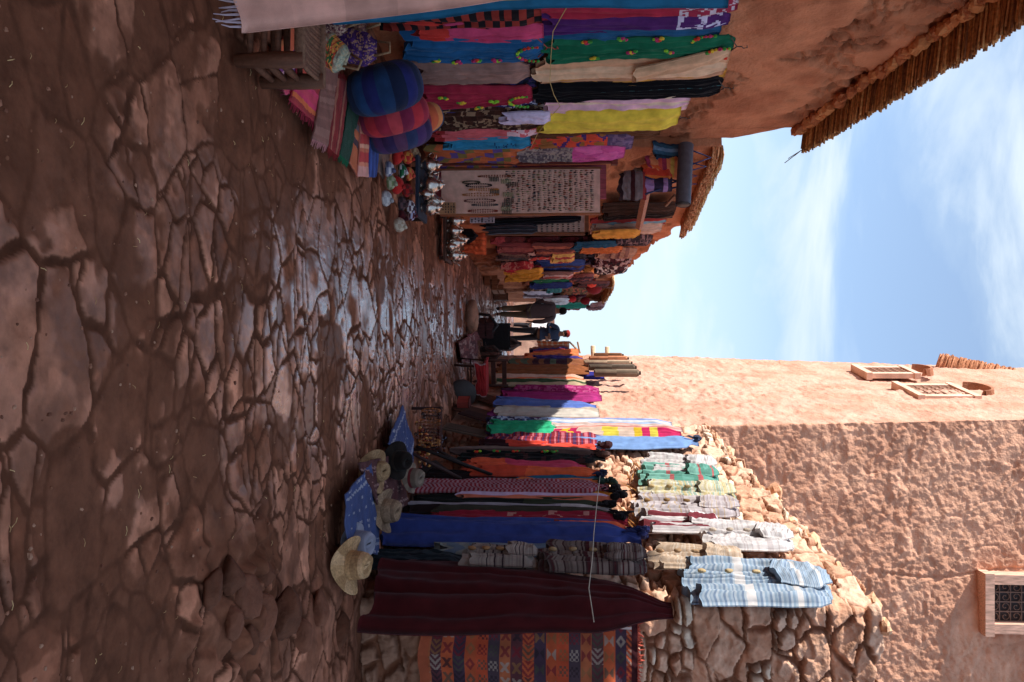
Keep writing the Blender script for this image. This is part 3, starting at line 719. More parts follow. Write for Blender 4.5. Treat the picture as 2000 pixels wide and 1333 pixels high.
# lower row
up(14, 46, 752, 1058, 'shawl', check([S(140, 40, 30), S(30, 22, 26)], 3, 22), 'shawl', 'red and black checked shawl at the top of the lower row', .2, gL, folds=2)
up(40, 72, 812, 1062, 'shawl', split([(.75, solid(S(186, 48, 92))), (1, solid(S(190, 36, 24)))]), 'shawl', 'rose pink shawl with red hem in the lower row', .23, gL, slant=3)
o, T, B, Wd = up(56, 118, 796, 1062, 'dress', solid(S(18, 80, 126)), 'dress', 'lower sky blue dress with tasselled neckline and dark hem', .24, gL); tassels(o, T, B, Wd, T1, N1, .06, 3, tc_, sprigs=4); hook(o, T, T1, N1, (160, 60, 50))
up(104, 126, 800, 1045, 'shawl', speck([S(70, 26, 34), S(30, 24, 34), S(90, 40, 50)], 10, 40, 5), 'shawl', 'dark wine patterned shawl with tassels in the lower row', .16, gL)
up(116, 156, 812, 1035, 'scarf', solid(S(142, 104, 94)), 'shawl', 'taupe shawl with pointed end in the lower row', .22, gL, hem=.06)
up(148, 168, 816, 1048, 'shawl', speck([S(30, 34, 66), S(24, 24, 40), S(54, 34, 90)], 8, 30, 6), 'shawl', 'navy patterned shawl beneath the taupe one', .17, gL)
o, T, B, Wd = up(160, 204, 826, 1040, 'dress', solid(S(150, 20, 52)), 'dress', 'crimson dress with green and yellow tassels', .24, gL); tassels(o, T, B, Wd, T1, N1, .06, 5, tc_[1:3]+tc_[4:], sprigs=4)
up(192, 216, 840, 1050, 'shawl', split([(.35, speck([S(190, 180, 200), S(40, 40, 96)], 8, 30, 6)), (.85, solid(S(44, 42, 104))), (1, speck([S(190, 170, 130), S(40, 36, 50)], 6, 60, 2))]), 'shawl', 'indigo shawl with cream patterned ends', .19, gL)
up(206, 246, 852, 1062, 'shawl', speck([S(70, 38, 28), S(60, 32, 24), S(52, 28, 22), S(140, 110, 84)], 14, 34, 8), 'shawl', 'dark brown paisley shawl in the lower row', .24, gL)
up(216, 234, 985, 1075, 'flat', solid(S(196, 178, 206)), 'label_card', 'stiff pale lilac card tops sticking out over the paisley shawl', .30, gL, amp=.003)
up(236, 262, 850, 1050, 'shawl', split([(.3, speck([S(210, 170, 180), S(190, 80, 90)], 6, 30, 4)), (.9, solid(S(196, 84, 92))), (1, solid(S(150, 30, 34)))]), 'shawl', 'salmon pink shawl with white print near its top', .24, gL)
up(258, 284, 874, 1036, 'shawl', mark(solid(S(24, 120, 160)), [(.5, .2, .03), (.5, .3, .03), (.5, .4, .03)], S(20, 60, 100)), 'shawl', 'turquoise shawl under the salmon pink one', .26, gL)
for k, (a, b, x0, x1) in enumerate(((278, 300, 840, 1034), (294, 316, 850, 1030), (310, 332, 856, 1010))):
    up(a, b, x0, x1, 'shawl', check([S(180, 84, 40), S(92, 66, 130), S(120, 100, 50), S(186, 90, 44)], 3, 11+k), 'shawl', ['orange and violet block print shawl, outermost of three', 'orange and violet block print shawl, between two like it', 'orange and violet block print shawl, closest to the jewellery board'][k], .24, gL, folds=2)
up(322, 350, 872, 1008, 'shawl', speck([S(110, 96, 84), S(80, 68, 62), S(134, 116, 100)], 24, 60, 9), 'shawl', 'grey speckled shawl behind the jewellery board', .27, gL)
# backing mats low on the wall
m = MB()
for q in range(34):
    p = W1.hit(800, 140+q*4.2, .05); m.tube([Vector((p.x, p.y, .05)), Vector((p.x, p.y, .52+random.uniform(-.02, .02)))], .022, lin((132, 88, 58)) if q % 3 else lin((110, 70, 46)), 6)
o = m.build('cane_mat', M_WOOD, smooth=True); tag(o, 'brown cane mat standing against the wall below the dresses', 'mat')
# string along the dresses
m = MB(); pts = [W1.hit(px, py, .33) for px, py in ((1112, 6), (1098, 30), (1080, 62), (1076, 110), (1074, 160), (1082, 186), (1094, 208), (1072, 232), (1050, 262), (1036, 290))]
m.tube(pts, .0035, lin((200, 170, 110)), 5); o = m.build('string', M_FAB); tag(o, 'thin straw coloured string tied across the upper dresses', 'string')

# ---------- rack cloth, board of jewellery
def at3(px, py, Y): return at(px, py, Y)
Y0 = 9.6
bt = at(1172, 330, Y0); bb = at(862, 418, Y0)
bw = bb.x-bt.x; bh = bt.z-bb.z; bc = Vector(((bt.x+bb.x)/2, Y0, bb.z))
jb = empty('jewellery_board', bc, 'tall pinkish board covered with necklaces and rows of earrings', 'display board')
m = MB(); m.box((0, .02, bh/2), (bw, .03, bh), S(184, 140, 122, 1.25)); m.build('panel', M_FAB, jb)
m = MB(); m.box((-bw/2-.012, .03, bh/2), (.024, .05, bh+.03), S(120, 66, 40)); m.box((bw/2+.012, .03, bh/2), (.024, .05, bh+.03), S(140, 80, 46)); m.build('frame', M_WOOD, jb)
rr_ = random.Random(3)
for r_ in range(17):
    m = MB(); z = bh*(.42+.56*r_/17)
    x = -bw/2+.02
    while x < bw/2-.02:
        c = rr_.choice([S(70, 40, 36), S(90, 84, 80), S(110, 60, 40), S(50, 34, 34), S(120, 110, 70), S(60, 80, 70), S(140, 60, 40)])
        k = rr_.uniform(.5, 1.1)
        m.blob((x, -.005, z+rr_.uniform(-.012, .012)), .011*k, c, r_, 5, (.9, .7, 1.8)); m.tube([(x, .0, z), (x, .0, z+.03)], .0022, c, 3)
        x += rr_.uniform(.017, .03)
    m.build('earring_row', M_GLOSS, jb)
for k, (px, py, c, Ln) in enumerate(((985, 344, (120, 60, 36), .38), (930, 356, (70, 66, 50), .2), (950, 362, (30, 28, 36), .3), (962, 370, (180, 110, 40), .34), (960, 380, (160, 96, 40), .42), (955, 392, (90, 50, 50), .36), (962, 400, (70, 70, 70), .3), (960, 412, (120, 40, 30), .34))):
    p = at(px, py, Y0-.02)-bc; m = MB(); n_ = 36; wdt = .010+.004*(k % 3)
    for q in range(n_):
        th = 2*math.pi*q/n_; m.blob((p.x+wdt*math.sin(th), -.008, p.z-Ln*.3+Ln*.5*math.cos(th)), .0085, S(*c), q, 5)
    m.build('necklace', M_GLOSS, jb)
for k, (px, py) in enumerate(((965, 350), (988, 354), (1002, 360), (966, 374), (992, 380), (994, 392), (990, 400), (988, 408), (990, 414))):
    p = at(px, py, Y0-.02)-bc; m = MB()
    for q in range(6): m.box((p.x+.0, -.006, p.z+(q-2.5)*.019), (.052, .012, .011), [S(70, 70, 60), S(150, 150, 120), S(80, 56, 46)][k % 3])
    m.build('bracelet_card', M_METAL if k % 3 == 1 else M_GLOSS, jb)
# pink board top behind and doorframe
m = MB(); p = at(1180, 358, 9.75); m.box((p.x-.02, 9.78, p.z-1.0), (.40, .03, 2.05), S(150, 64, 76)); o = m.build('pink_board', M_WOOD); tag(o, 'plain pink board just showing above the jewellery board', 'board')
df = empty('door_frame', (at(1100, 330, 9.62).x-.18, 9.5, 0), 'dark red wooden frame standing beside the jewellery board', 'frame')
m = MB(); m.box((-.25, 0, 1.1), (.07, .08, 2.15), S(92, 36, 30)); m.box((.12, .02, 1.1), (.05, .06, 2.15), S(92, 36, 30)); m.build('post', M_WOOD, df)
m = MB(); m.box((-.06, 0, 2.2), (.46, .09, .07), S(104, 46, 34)); m.build('lintel', M_WOOD, df)
m = MB(); m.box((-.07, .05, 1.1), (.3, .02, 2.0), S(46, 36, 34)); m.build('backing', M_WOOD, df)
# carved panel, small
def carved(px0, px1, py0, py1, Y, label, base, ink):
    a = at(px1, py0, Y); b = at(px0, py1, Y); w_ = b.x-a.x; h_ = a.z-b.z
    c = Vector(((a.x+b.x)/2, Y, b.z)); e = empty('fretwork_tablet', c, label, 'tablet')
    m = MB(); m.box((0, 0, h_/2), (w_, .03, h_), base); m.build('panel', M_WOOD, e)
    m = MB(); rs = random.Random(int(px0))
    for i in range(4):
        for j in range(7):
            if rs.random() < .8: m.box(((i-1.5)*w_/4.4, -.017, h_*(j+.6)/7.2), (w_/4.4*rs.uniform(.4, .8), .006, h_/12*rs.uniform(.5, 1)), ink)
    m.build('fretwork', M_DARK, e)
carved(852, 890, 396, 419, 9.4, 'small carved tan tablet leaning at the foot of the jewellery board', S(160, 112, 74), S(60, 36, 26))
carved(918, 966, 425, 436, 11.0, 'narrow white tablet with black figures beside the second board', S(170, 160, 170), S(20, 18, 24))
# second board with black scarf
Y1 = 11.6; a = at(1142, 421, Y1); b = at(955, 455, Y1)
jb2 = empty('jewellery_board', ((a.x+b.x)/2, Y1, b.z), 'smaller framed board of jewellery half covered by a black scarf', 'display board')
w2, h2_ = b.x-a.x, a.z-b.z
m = MB(); m.box((0, .02, h2_/2), (w2, .03, h2_), S(176, 140, 126)); m.build('panel', M_FAB, jb2)
m = MB(); m.box((w2/2+.02, .02, h2_/2), (.04, .06, h2_+.1), S(110, 62, 36)); m.box((0, .02, h2_+.03), (w2+.08, .06, .05), S(110, 62, 36)); m.build('frame', M_WOOD, jb2)
for r_ in range(9):
    m = MB()
    for q in range(7): m.blob((-w2/2+.03+q*w2/7.5, -.004, h2_*(.50+r_*.055)), .010, rr_.choice([S(70, 30, 26), S(40, 36, 36), S(120, 110, 100)]), q, 5, (1, .7, 1.8))
    m.build('earring_row', M_GLOSS, jb2)
WB = Wall((-2.4, Y1-.04), (-1, Y1-.04)); WB.n = Vector((0, -1, 0)); WB.t = Vector((1, 0, 0))
hang(WB, .03, 424, 440, 945, 1135, 'scarf', solid(S(24, 22, 28)), 'scarf', 'black scarf hanging over the smaller jewellery board', 'scarf', D=.04, slant=-5)
hang(WB, .05, 436, 458, 950, 1050, 'scarf', vst([S(50, 50, 60), S(30, 30, 36), S(90, 88, 96)], 9), 'scarf', 'grey striped scarf under the smaller jewellery board', 'scarf', D=.04)

# ---------- silver teapots
def teapot(loc, s, label, grp, rz=0):
    e = empty('teapot', loc, label, 'teapot', grp, rz); c = lin((205, 192, 180))
    m = MB(); m.lathe([(.045*s, 0), (.05*s, .008*s), (.04*s, .02*s), (.075*s, .05*s), (.088*s, .085*s), (.078*s, .12*s), (.05*s, .15*s), (.04*s, .165*s), (.044*s, .17*s)], (0, 0, 0), c, 18); m.build('body', M_METAL, e, smooth=True)
    m = MB(); m.lathe([(.044*s, .17*s), (.042*s, .182*s), (.026*s, .197*s), (.008*s, .203*s), (.011*s, .212*s), (.004*s, .22*s)], (0, 0, 0), c, 14); m.build('lid', M_METAL, e, smooth=True)
    m = MB(); m.tube([(.07*s, 0, .06*s), (.11*s, 0, .09*s), (.125*s, 0, .14*s), (.15*s, 0, .17*s)], [.018*s, .013*s, .009*s, .007*s], c, 8); m.build('spout', M_METAL, e, smooth=True)
    m = MB(); m.tube([(-.045*s, 0, .155*s), (-.1*s, 0, .16*s), (-.125*s, 0, .11*s), (-.08*s, 0, .06*s)], .006*s, c, 6); m.build('handle', M_METAL, e, smooth=True)
    return e
t0 = teapot(G(812, 330, .0)*0+at(822, 330, 8.7), 1.0, 'silver teapot at the wall end of the dark table below the jewellery board', 'silver teapots on the dark table')
tb0 = empty('low_table', (at(822, 372, 8.6).x, 8.6, 0), 'low table with a dark slate cloth carrying silver teapots', 'table')
zt_ = at(826, 372, 8.6).z
m = MB(); m.box((0, 0, zt_-.015), (.62, .55, .03), S(42, 46, 60)); m.build('tabletop', M_FAB, tb0)
for sx in (-1, 1):
    for sy in (-1, 1): m = MB(); m.box((sx*.27, sy*.23, zt_/2-.02), (.04, .04, zt_-.03), S(60, 36, 26)); m.build('leg', M_WOOD, tb0)
t0.location = (tb0.location.x-.24, 8.48, zt_)
tl = ['largest silver teapot in the middle of the dark table', 'silver teapot at the lane end of the dark table', 'silver teapot at the back of the dark table, wall side', 'silver teapot at the back of the dark table, lane side', 'short silver teapot at the front edge of the dark table']
for k, (dx, dy, s) in enumerate(((-.03, -.14, 1.15), (.2, -.12, 1), (-.12, .12, .9), (.1, .1, 1), (.08, -.22, .75))):
    c_ = copy_tree(t0); c_.location = (tb0.location.x+dx, 8.6+dy, zt_); c_.scale = (s, s, s); c_.rotation_euler.z = k*1.3; c_['label'] = tl[k]
tb1 = empty('low_table', (at(870, 468, 11).x, 11.0, 0), 'low brown table farther on with a heap of silver teapots', 'table')
zt2 = at(876, 468, 11).z
m = MB(); m.box((0, 0, zt2-.015), (.62, .6, .03), S(70, 44, 34)); m.build('tabletop', M_WOOD, tb1)
for sx in (-1, 1):
    for sy in (-1, 1): m = MB(); m.box((sx*.27, sy*.25, zt2/2-.01), (.04, .04, zt2-.03), S(60, 36, 26)); m.build('leg', M_WOOD, tb1)
tl = ['silver teapot at the wall end of the brown table', 'silver teapot left of the middle of the brown table', 'silver teapot right of the middle of the brown table', 'silver teapot at the lane end of the brown table', 'silver teapot at the back of the brown table', 'small silver teapot at the front of the brown table', 'silver teapot at the far corner of the brown table']
for k, (dx, dy, s) in enumerate(((-.24, -.1, 1.1), (-.1, -.16, 1), (.06, -.14, 1.1), (.22, -.12, 1), (-.02, .12, 1.2), (.12, -.24, .7), (.2, .14, 1.1))):
    c_ = copy_tree(t0); c_.location = (tb1.location.x+dx, 11+dy, zt2); c_.scale = (s, s, s); c_.rotation_euler.z = 1+k*1.7; c_['label'] = tl[k]; c_['group'] = 'silver teapots on the brown table'
# orange bag and dark cloth
WO = Wall((-2, 12.0), (-1, 12.0)); WO.n = Vector((0, -1, 0)); WO.t = Vector((1, 0, 0))
hang(WO, .1, 455, 498, 905, 950, 'flat', solid(S(190, 74, 24)), 'orange_cloth', 'bright orange cloth hung behind the far silver teapots', 'cloth', D=.1)
hang(WO, .14, 448, 478, 892, 935, 'point', solid(S(26, 20, 24)), 'black_cloth', 'black cloth heaped in front of the orange cloth', 'cloth', D=.12)

# ---------- stool
st = empty('low_stool', (-1.63, 4.17, 0), 'low wooden stool with round rungs and woven rope seat under the cream blanket', 'stool')
zt_s = .33
wc = S(96, 58, 40)
for sx, sy in ((-1, -1), (1, -1), (-1, 1), (1, 1)):
    m = MB(); m.tube([(sx*.25, sy*.17, 0), (sx*.25, sy*.17, .2), (sx*.25, sy*.17, zt_s+.01)], [.034, .042, .04], wc, 10); m.build('leg', M_WOOD, st, smooth=True)
for z in (.07, .14, .21):
    for sy in (-1, 1): m = MB(); m.tube([(-.25, sy*.17, z), (0, sy*.17, z), (.25, sy*.17, z)], [.014, .02, .014], wc, 8); m.build('rung', M_WOOD, st, smooth=True)
    for sx in (-1, 1): m = MB(); m.tube([(sx*.25, -.17, z), (sx*.25, 0, z), (sx*.25, .17, z)], [.014, .02, .014], wc, 8); m.build('rung', M_WOOD, st, smooth=True)
m = MB()
for q in range(26): m.tube([(-.25+q*.02, -.18, zt_s-.01), (-.25+q*.02, 0, zt_s-.025), (-.25+q*.02, .18, zt_s-.01)], .012, S(120, 84, 64) if q % 2 else S(104, 70, 54), 6)
for sy in (-1, 1): m.tube([(-.27, sy*.175, zt_s-.01), (.27, sy*.175, zt_s-.01)], .028, S(112, 78, 58), 8)
m.build('woven_seat', M_STRAW, st, smooth=True)

# ---------- rugs laid on the ground
def rug(corners, cf, name, label, group=None, z=.035, th=.012, nu=30, nv=30, wr=.008, fringe=None, bump=None, seed=0):
    """corners: four px,py points, a-b near edge, d-c far edge"""
    P = [np.array(G(px, py, z)) for px, py in corners]
    u = np.linspace(0, 1, nu+1); v = np.linspace(0, 1, nv+1); U, Vv = np.meshgrid(u, v)
    B = (P[0][None, None]*((1-U)*(1-Vv))[..., None]+P[1][None, None]*(U*(1-Vv))[..., None]+P[2][None, None]*(U*Vv)[..., None]+P[3][None, None]*((1-U)*Vv)[..., None])
    zz = wr*2*(fbm(B[..., 0]*7+seed, B[..., 1]*7, 3, seed)-.3)
    if bump is not None: zz = zz+bump(U, Vv)
    e = .004*(fbm(U*30, Vv*30, 2, seed)-.5); B[..., 0] += e*3; B[..., 1] += e*3
    Tp = B.copy(); Tp[..., 2] += zz; Bt = B.copy(); Bt[..., 2] += zz-th
    m = (nu+1)*(nv+1); i = np.arange(m).reshape(nv+1, nu+1)
    Ff = np.stack([i[:-1, :-1], i[:-1, 1:], i[1:, 1:], i[1:, :-1]], -1).reshape(-1, 4)
    def strip(a): return np.stack([a[:-1], a[1:], a[1:]+m, a[:-1]+m], -1)
    Fs = np.vstack([strip(i[0][::-1]), strip(i[:, 0]), strip(i[-1]), strip(i[:, -1][::-1])])
    c = cf(((U[:-1, :-1]+U[1:, 1:])/2).ravel(), ((Vv[:-1, :-1]+Vv[1:, 1:])/2).ravel())
    us = np.concatenate([u[:-1], u[:-1]*0, u[:-1], u[:-1]*0+.99])
    cs = np.repeat(c.mean(0)[None], len(Fs), 0)
    o = raw(name, np.vstack([Tp.reshape(-1, 3), Bt.reshape(-1, 3)]), np.vstack([Ff, Ff[:, ::-1]+m, Fs]), M_FAB, None, fcol=np.vstack([c, c, cs]))
    tag(o, label, 'rug', group)
    if fringe is not None:
        for ed in (0, -1):
            mb = MB()
            for q in range(0, nu):
                p = Vector(Tp[ed, q])*.5+Vector(Tp[ed, q+1])*.5; d = Vector(B[ed, q]-B[1 if ed == 0 else -2, q]).normalized()
                mb.tube([p-Vector((0, 0, .004)), p+d*random.uniform(.03, .06)+Vector((random.uniform(-.01, .01), 0, -.012))], [.004, .002], fringe, 4)
            part_of(o, mb, 'fringe', M_FAB)
    return o
gR = 'rugs and blankets laid out on the ground at the left stall'
pk = [S(190, 50, 80), S(150, 36, 44), S(200, 110, 130), S(176, 60, 40), S(196, 40, 90), S(140, 30, 50)]
rug([(534, 104), (556, 185), (625, 160), (585, 20)], irr([S(180, 100, 50), S(86, 46, 110), S(196, 56, 90), S(200, 90, 50), S(110, 50, 110), S(180, 130, 140)], 12, 2, False), 'striped_blanket', 'orange, violet and pink striped blanket under the stool', gR, .035, seed=1, fringe=S(100, 20, 40))
rug([(566, 196), (620, 244), (632, 100), (600, 60)], irr(pk+[S(206, 96, 40)], 14, 6, True), 'striped_blanket', 'pink, red and orange striped blanket on the flagstones', gR, .05, seed=2, fringe=S(140, 30, 50))
rug([(610, 272), (640, 286), (664, 120), (636, 118)], irr([S(130, 86, 76), S(140, 98, 86), S(120, 78, 68)], 30, 3), 'narrow_rug', 'narrow tan rug running out beside the blue pouf', gR, .06, seed=3, fringe=S(170, 110, 110))
rug([(640, 288), (662, 306), (684, 160), (652, 150)], vst([S(130, 28, 30), S(110, 20, 26), S(150, 90, 70), S(130, 28, 30), S(120, 24, 26)], 10), 'narrow_rug', 'narrow dark red rug with thin cream lines', gR, .05, seed=4, fringe=S(120, 30, 30))
rug([(664, 302), (682, 318), (706, 190), (684, 180)], solid(S(26, 62, 48)), 'narrow_rug', 'narrow dark green rug between red and grey ones', gR, .045, seed=5, fringe=S(30, 90, 60))
rug([(682, 318), (700, 348), (712, 210), (700, 200)], irr([S(110, 96, 104), S(176, 90, 50), S(70, 50, 60), S(150, 50, 50)], 9, 4), 'narrow_rug', 'narrow grey and rust banded rug', gR, .045, seed=6)
rug([(699, 344), (719, 346), (722, 230), (704, 226)], irr([S(200, 120, 90), S(180, 50, 50), S(210, 150, 120), S(190, 100, 70), S(200, 140, 130)], 13, 5), 'narrow_rug', 'narrow salmon banded rug', gR, .055, seed=7)
rug([(720, 346), (736, 346), (742, 240), (724, 236)], vst([S(36, 62, 130), S(44, 76, 150), S(30, 50, 110)], 7), 'narrow_rug', 'narrow cobalt blue rug, farthest of the row', gR, .06, seed=8)
rug([(738, 335), (750, 350), (775, 240), (745, 232)], solid(S(110, 84, 74)), 'narrow_rug', 'plain dusty rug beside the yarn balls', gR, .03, seed=9)

# ---------- poufs and bags
def pouf(c, r, sq, cols, name, label, cat, grp, tilt, seams=16, seed=0, yaw=0):
    m = MB(); Mr = Matrix.Rotation(yaw, 3, 'Z') @ Matrix.Rotation(tilt, 3, 'X')
    nn = seams*4; prof = []
    for q in range(15):
        a = -math.pi/2+math.pi*q/14; prof.append((r*max(.02, math.copysign(abs(math.cos(a))**.55, 1)), r*sq*math.copysign(abs(math.sin(a))**.8, math.sin(a))))
    V = []
    for pr, pz in prof:
        for k in range(nn):
            th = 2*math.pi*k/nn; s = 1-.035*abs(math.cos(th*seams/2))**12+.02*math.sin(th*3+seed)
            V.append(Mr @ Vector((pr*s*math.cos(th), pr*s*math.sin(th), pz))+Vector(c))
    b = 0; m.V = [tuple(v) for v in V]
    for i in range(14):
        for k in range(nn):
            m.F.append((i*nn+k, i*nn+(k+1) % nn, (i+1)*nn+(k+1) % nn, (i+1)*nn+k)); m.C.append(cols[(k//4) % len(cols)])
    for e in (0, 14): m.F.append(tuple(e*nn+k for k in range(nn))); m.C.append(cols[0])
    o = m.build(name, M_FAB, smooth=True); tag(o, label, cat, grp)
    return o
gP = 'round floor poufs leaning together'
pc = at(716, 165, 5.95)
bl = [S(20, 30, 56), S(22, 50, 86), S(28, 32, 84), S(22, 56, 98), S(24, 36, 66), S(30, 34, 90)]
pouf((pc.x, 6.05, .30), .29, .62, bl, 'floor_pouf', 'big dark blue striped pouf, nearest of the leaning row', 'pouf', gP, R(78), 16, 1, R(112))
pr_ = [S(140, 24, 50), S(170, 30, 44), S(120, 26, 60), S(176, 50, 60)]
pouf((pc.x+.10, 6.42, .29), .28, .5, pr_, 'floor_pouf', 'crimson striped pouf behind the blue one', 'pouf', gP, R(78), 16, 2, R(112))
pouf((pc.x+.16, 6.75, .27), .27, .5, [S(50, 36, 74), S(70, 44, 90), S(44, 54, 90), S(84, 50, 80)], 'floor_pouf', 'violet striped pouf third in the leaning row', 'pouf', gP, R(78), 16, 3, R(112))
pouf((pc.x-.02, 7.1, .33), .26, .5, [S(190, 80, 40), S(150, 40, 60), S(60, 50, 110), S(30, 60, 90), S(200, 120, 60)], 'floor_pouf', 'orange, violet and teal striped pouf at the back', 'pouf', gP, R(70), 16, 4, R(100))
def bag(px, py, Y, w_, h_, cf, label, seed, tilt=0, hc=(150, 120, 90)):
    p = at(px, py, Y); e = empty('woven_bag', p, label, 'bag', 'embroidered woven bags by the stool')
    o = cloth_mesh('body', p+Vector((0, 0, h_)), p, Vector((math.cos(.4), math.sin(.4), 0)), Vector((.39, -.92, 0)), w_, .09, 'bag', cf, 1, .006, seed, .005, 26, 26, e, M_STRAW)
    m = MB(); m.tube([(-w_*.25, 0, h_*.95), (-w_*.18, -.04, h_+.09), (w_*.12, -.05, h_+.1), (w_*.22, -.02, h_*.95)], .009, lin(hc), 6); m.build('handle', M_STRAW, e, smooth=True)
    e.rotation_euler.y = tilt
    return e
bag(622, 46, 5.3, .17, .19, speck([S(176, 150, 130), S(150, 120, 104), S(90, 50, 60)], 20, 24, 1), 'cream crocheted bag with dark red dots leaning by the stool', 1)
bag(634, 96, 5.15, .2, .17, split([(.3, speck([S(170, 160, 130), S(140, 150, 130)], 20, 30, 3)), (.75, speck([S(220, 160, 60), S(210, 140, 60), S(60, 110, 60), S(190, 60, 50)], 14, 22, 2)), (1, speck([S(150, 150, 130), S(160, 130, 110)], 20, 30, 3))]), 'yellow embroidered bag with green leaves and white rim', 2, .5)
bag(668, 92, 5.5, .22, .24, speck([S(60, 30, 90), S(52, 26, 80), S(150, 110, 90), S(70, 36, 100)], 20, 26, 4), 'purple bag with gold stitching leaning on the blue pouf', 3, .1)
bag(655, 50, 5.6, .16, .22, speck([S(110, 70, 60), S(80, 50, 56), S(130, 100, 80)], 18, 24, 7), 'small brown speckled bag behind the cream one', 4)

# yarn balls, caps and slippers
def ball(px, py, Y, r, cols, label, name='knitted_cap', cat='cap', grp='knitted caps heaped at the foot of the jewellery board', sq=.8, seed=0):
    p = at(px, py, Y); m = MB(); rs = random.Random(seed)
    m.lathe([(r*.55, 0), (r*.95, r*.1), (r*1.0, r*.4), (r*.85, r*.9*sq), (r*.5, r*1.3*sq), (r*.1, r*1.45*sq)], (p.x, p.y, p.z), cols[0], 20, Matrix.Rotation(rs.uniform(-.5, .5), 3, 'X'), cols=lambda i, k: cols[(k//3+i) % len(cols)])
    m.tube([Vector((p.x, p.y, p.z+r*1.35*sq)), Vector((p.x+.03, p.y-.03, p.z+r*1.5*sq))], [.012, .02], cols[-1], 6)
    o = m.build(name, M_FAB, smooth=True); tag(o, label, cat, grp); return o
Yc = 8.0
tbc = [(790, 276, [S(40, 46, 130), S(60, 66, 150), S(180, 180, 210)], 'dark blue knitted cap with white lines at the head of the heap'),
 (775, 304, [S(170, 16, 10), S(180, 24, 14)], 'bright red knitted cap nearest the rugs'),
 (800, 308, [S(190, 70, 20), S(200, 130, 40), S(170, 30, 20)], 'orange and red knitted cap'),
 (786, 334, [S(20, 70, 44), S(30, 96, 60), S(190, 190, 190)], 'green knitted cap with white edging'),
 (801, 340, [S(200, 130, 50), S(190, 60, 40)], 'small amber knitted cap'),
 (776, 362, [S(176, 20, 12), S(160, 16, 16)], 'large red knitted cap near the slate table'),
 (797, 372, [S(150, 14, 14), S(100, 30, 30)], 'dark red knitted cap pressed against the table'),
 (770, 272, [S(170, 165, 150), S(140, 136, 120)], 'pale grey knitted cap beside the blue one'),
 (760, 330, [S(130, 130, 150), S(180, 176, 180), S(90, 90, 120)], 'grey and white striped knitted cap on the lane side'),
 (764, 356, [S(110, 120, 80), S(150, 150, 120)], 'olive striped knitted cap in the heap'),
 (756, 388, [S(180, 176, 176), S(150, 146, 150)], 'white knitted cap at the lane edge of the heap'),
 (786, 398, [S(50, 40, 44), S(80, 56, 60)], 'black knitted cap in the heap'),
 (803, 404, [S(190, 186, 190), S(80, 60, 70)], 'white cap with dark stripes'),
 (786, 424, [S(80, 20, 26), S(60, 16, 24)], 'wine red knitted cap in the heap'),
 (806, 418, [S(170, 170, 200), S(90, 40, 50)], 'lilac and wine striped cap'),
 (784, 440, [S(160, 140, 120), S(180, 170, 150)], 'cream knitted cap at the far tip of the heap'),
 (812, 300, [S(180, 150, 110), S(150, 110, 80)], 'tan knitted cap by the wall')]
for k, (px, py, cols, lb) in enumerate(tbc):
    Yk = 1.6*F/(1097-px)*.93
    ball(px-8, py, Yk, .085 if 'large' in lb or 'bright' in lb else .07, cols, lb, seed=k)

# ---------- second to fourth left houses: textiles
def lh(W_, off, pya, pyb, pxb, pxt, cf, label, name='scarf', grp='scarves hanging along the far left houses', prof='shawl', **k):
    return hang(W_, off, pya, pyb, pxb, pxt, prof, cf, name, label, name.split('_')[-1], grp, nu=12, nv=20, **k)
# hanging bags above the doorway
gB = 'striped bags hanging under the drain spout'
def hb(px0, px1, py0, py1, Y, cf, label):
    a = at(px1, (py0+py1)/2, Y); b = at(px0, (py0+py1)/2, Y); w_ = (py1-py0)/F*Y*2.0; b.x = a.x
    e = empty('shoulder_bag', b, label, 'bag', gB)
    cloth_mesh('body', a, b, Vector((1, 0, 0)), Vector((0, -1, 0)), w_, .09, 'flat', cf, 1, .006, int(px0), .01, 16, 20, e)
    m = MB(); h_ = a.z-b.z; m.tube([(-w_*.3, -.04, h_*.95), (0, -.02, h_+.28), (w_*.3, -.04, h_*.95)], .012, S(50, 60, 100), 6); m.build('strap', M_FAB, e, smooth=True)
hb(1276, 1340, 294, 325, 9.75, irr([S(36, 60, 86), S(50, 90, 120), S(100, 130, 160), S(30, 50, 70)], 9, 1, False), 'blue striped shoulder bag, highest under the spout')
hb(1262, 1330, 316, 338, 9.72, irr([S(200, 70, 60), S(210, 120, 70), S(150, 40, 70), S(190, 150, 60)], 9, 2), 'red and peach striped shoulder bag between blue and orange ones')
hb(1254, 1312, 334, 357, 9.7, irr([S(220, 90, 24), S(200, 50, 20), S(226, 110, 30)], 9, 3, False), 'flame orange shoulder bag')
hb(1240, 1312, 354, 368, 9.66, irr([S(120, 90, 150), S(50, 36, 60), S(150, 110, 160)], 8, 4), 'violet striped shoulder bag')
hb(1208, 1262, 350, 378, 9.62, irr([S(60, 22, 26), S(130, 30, 34), S(40, 20, 24), S(110, 90, 90)], 7, 5), 'dark red and black shoulder bag hanging lowest')
hb(1236, 1275, 334, 352, 9.8, solid(S(110, 96, 86)), 'plain grey cloth bag')
m = MB(); m.tube([at(1248, 444, 11.4), at(1262, 376, 9.9)], .05, S(150, 92, 66), 4); m.tube([at(1300, 402, 9.8), at(1318, 382, 9.6)], .02, S(130, 84, 60), 5)
o = m.build('wooden_beam', M_WOOD); tag(o, 'squared wooden beam jutting out below the shoulder bags', 'beam')
lh(W2, .12, 394, 424, 1180, 1318, irr([S(60, 36, 26), S(40, 26, 22), S(90, 58, 38)], 8, 2, False), 'dark brown striped curtain in the doorway past the jewellery board', 'door_curtain', None, 'flat')
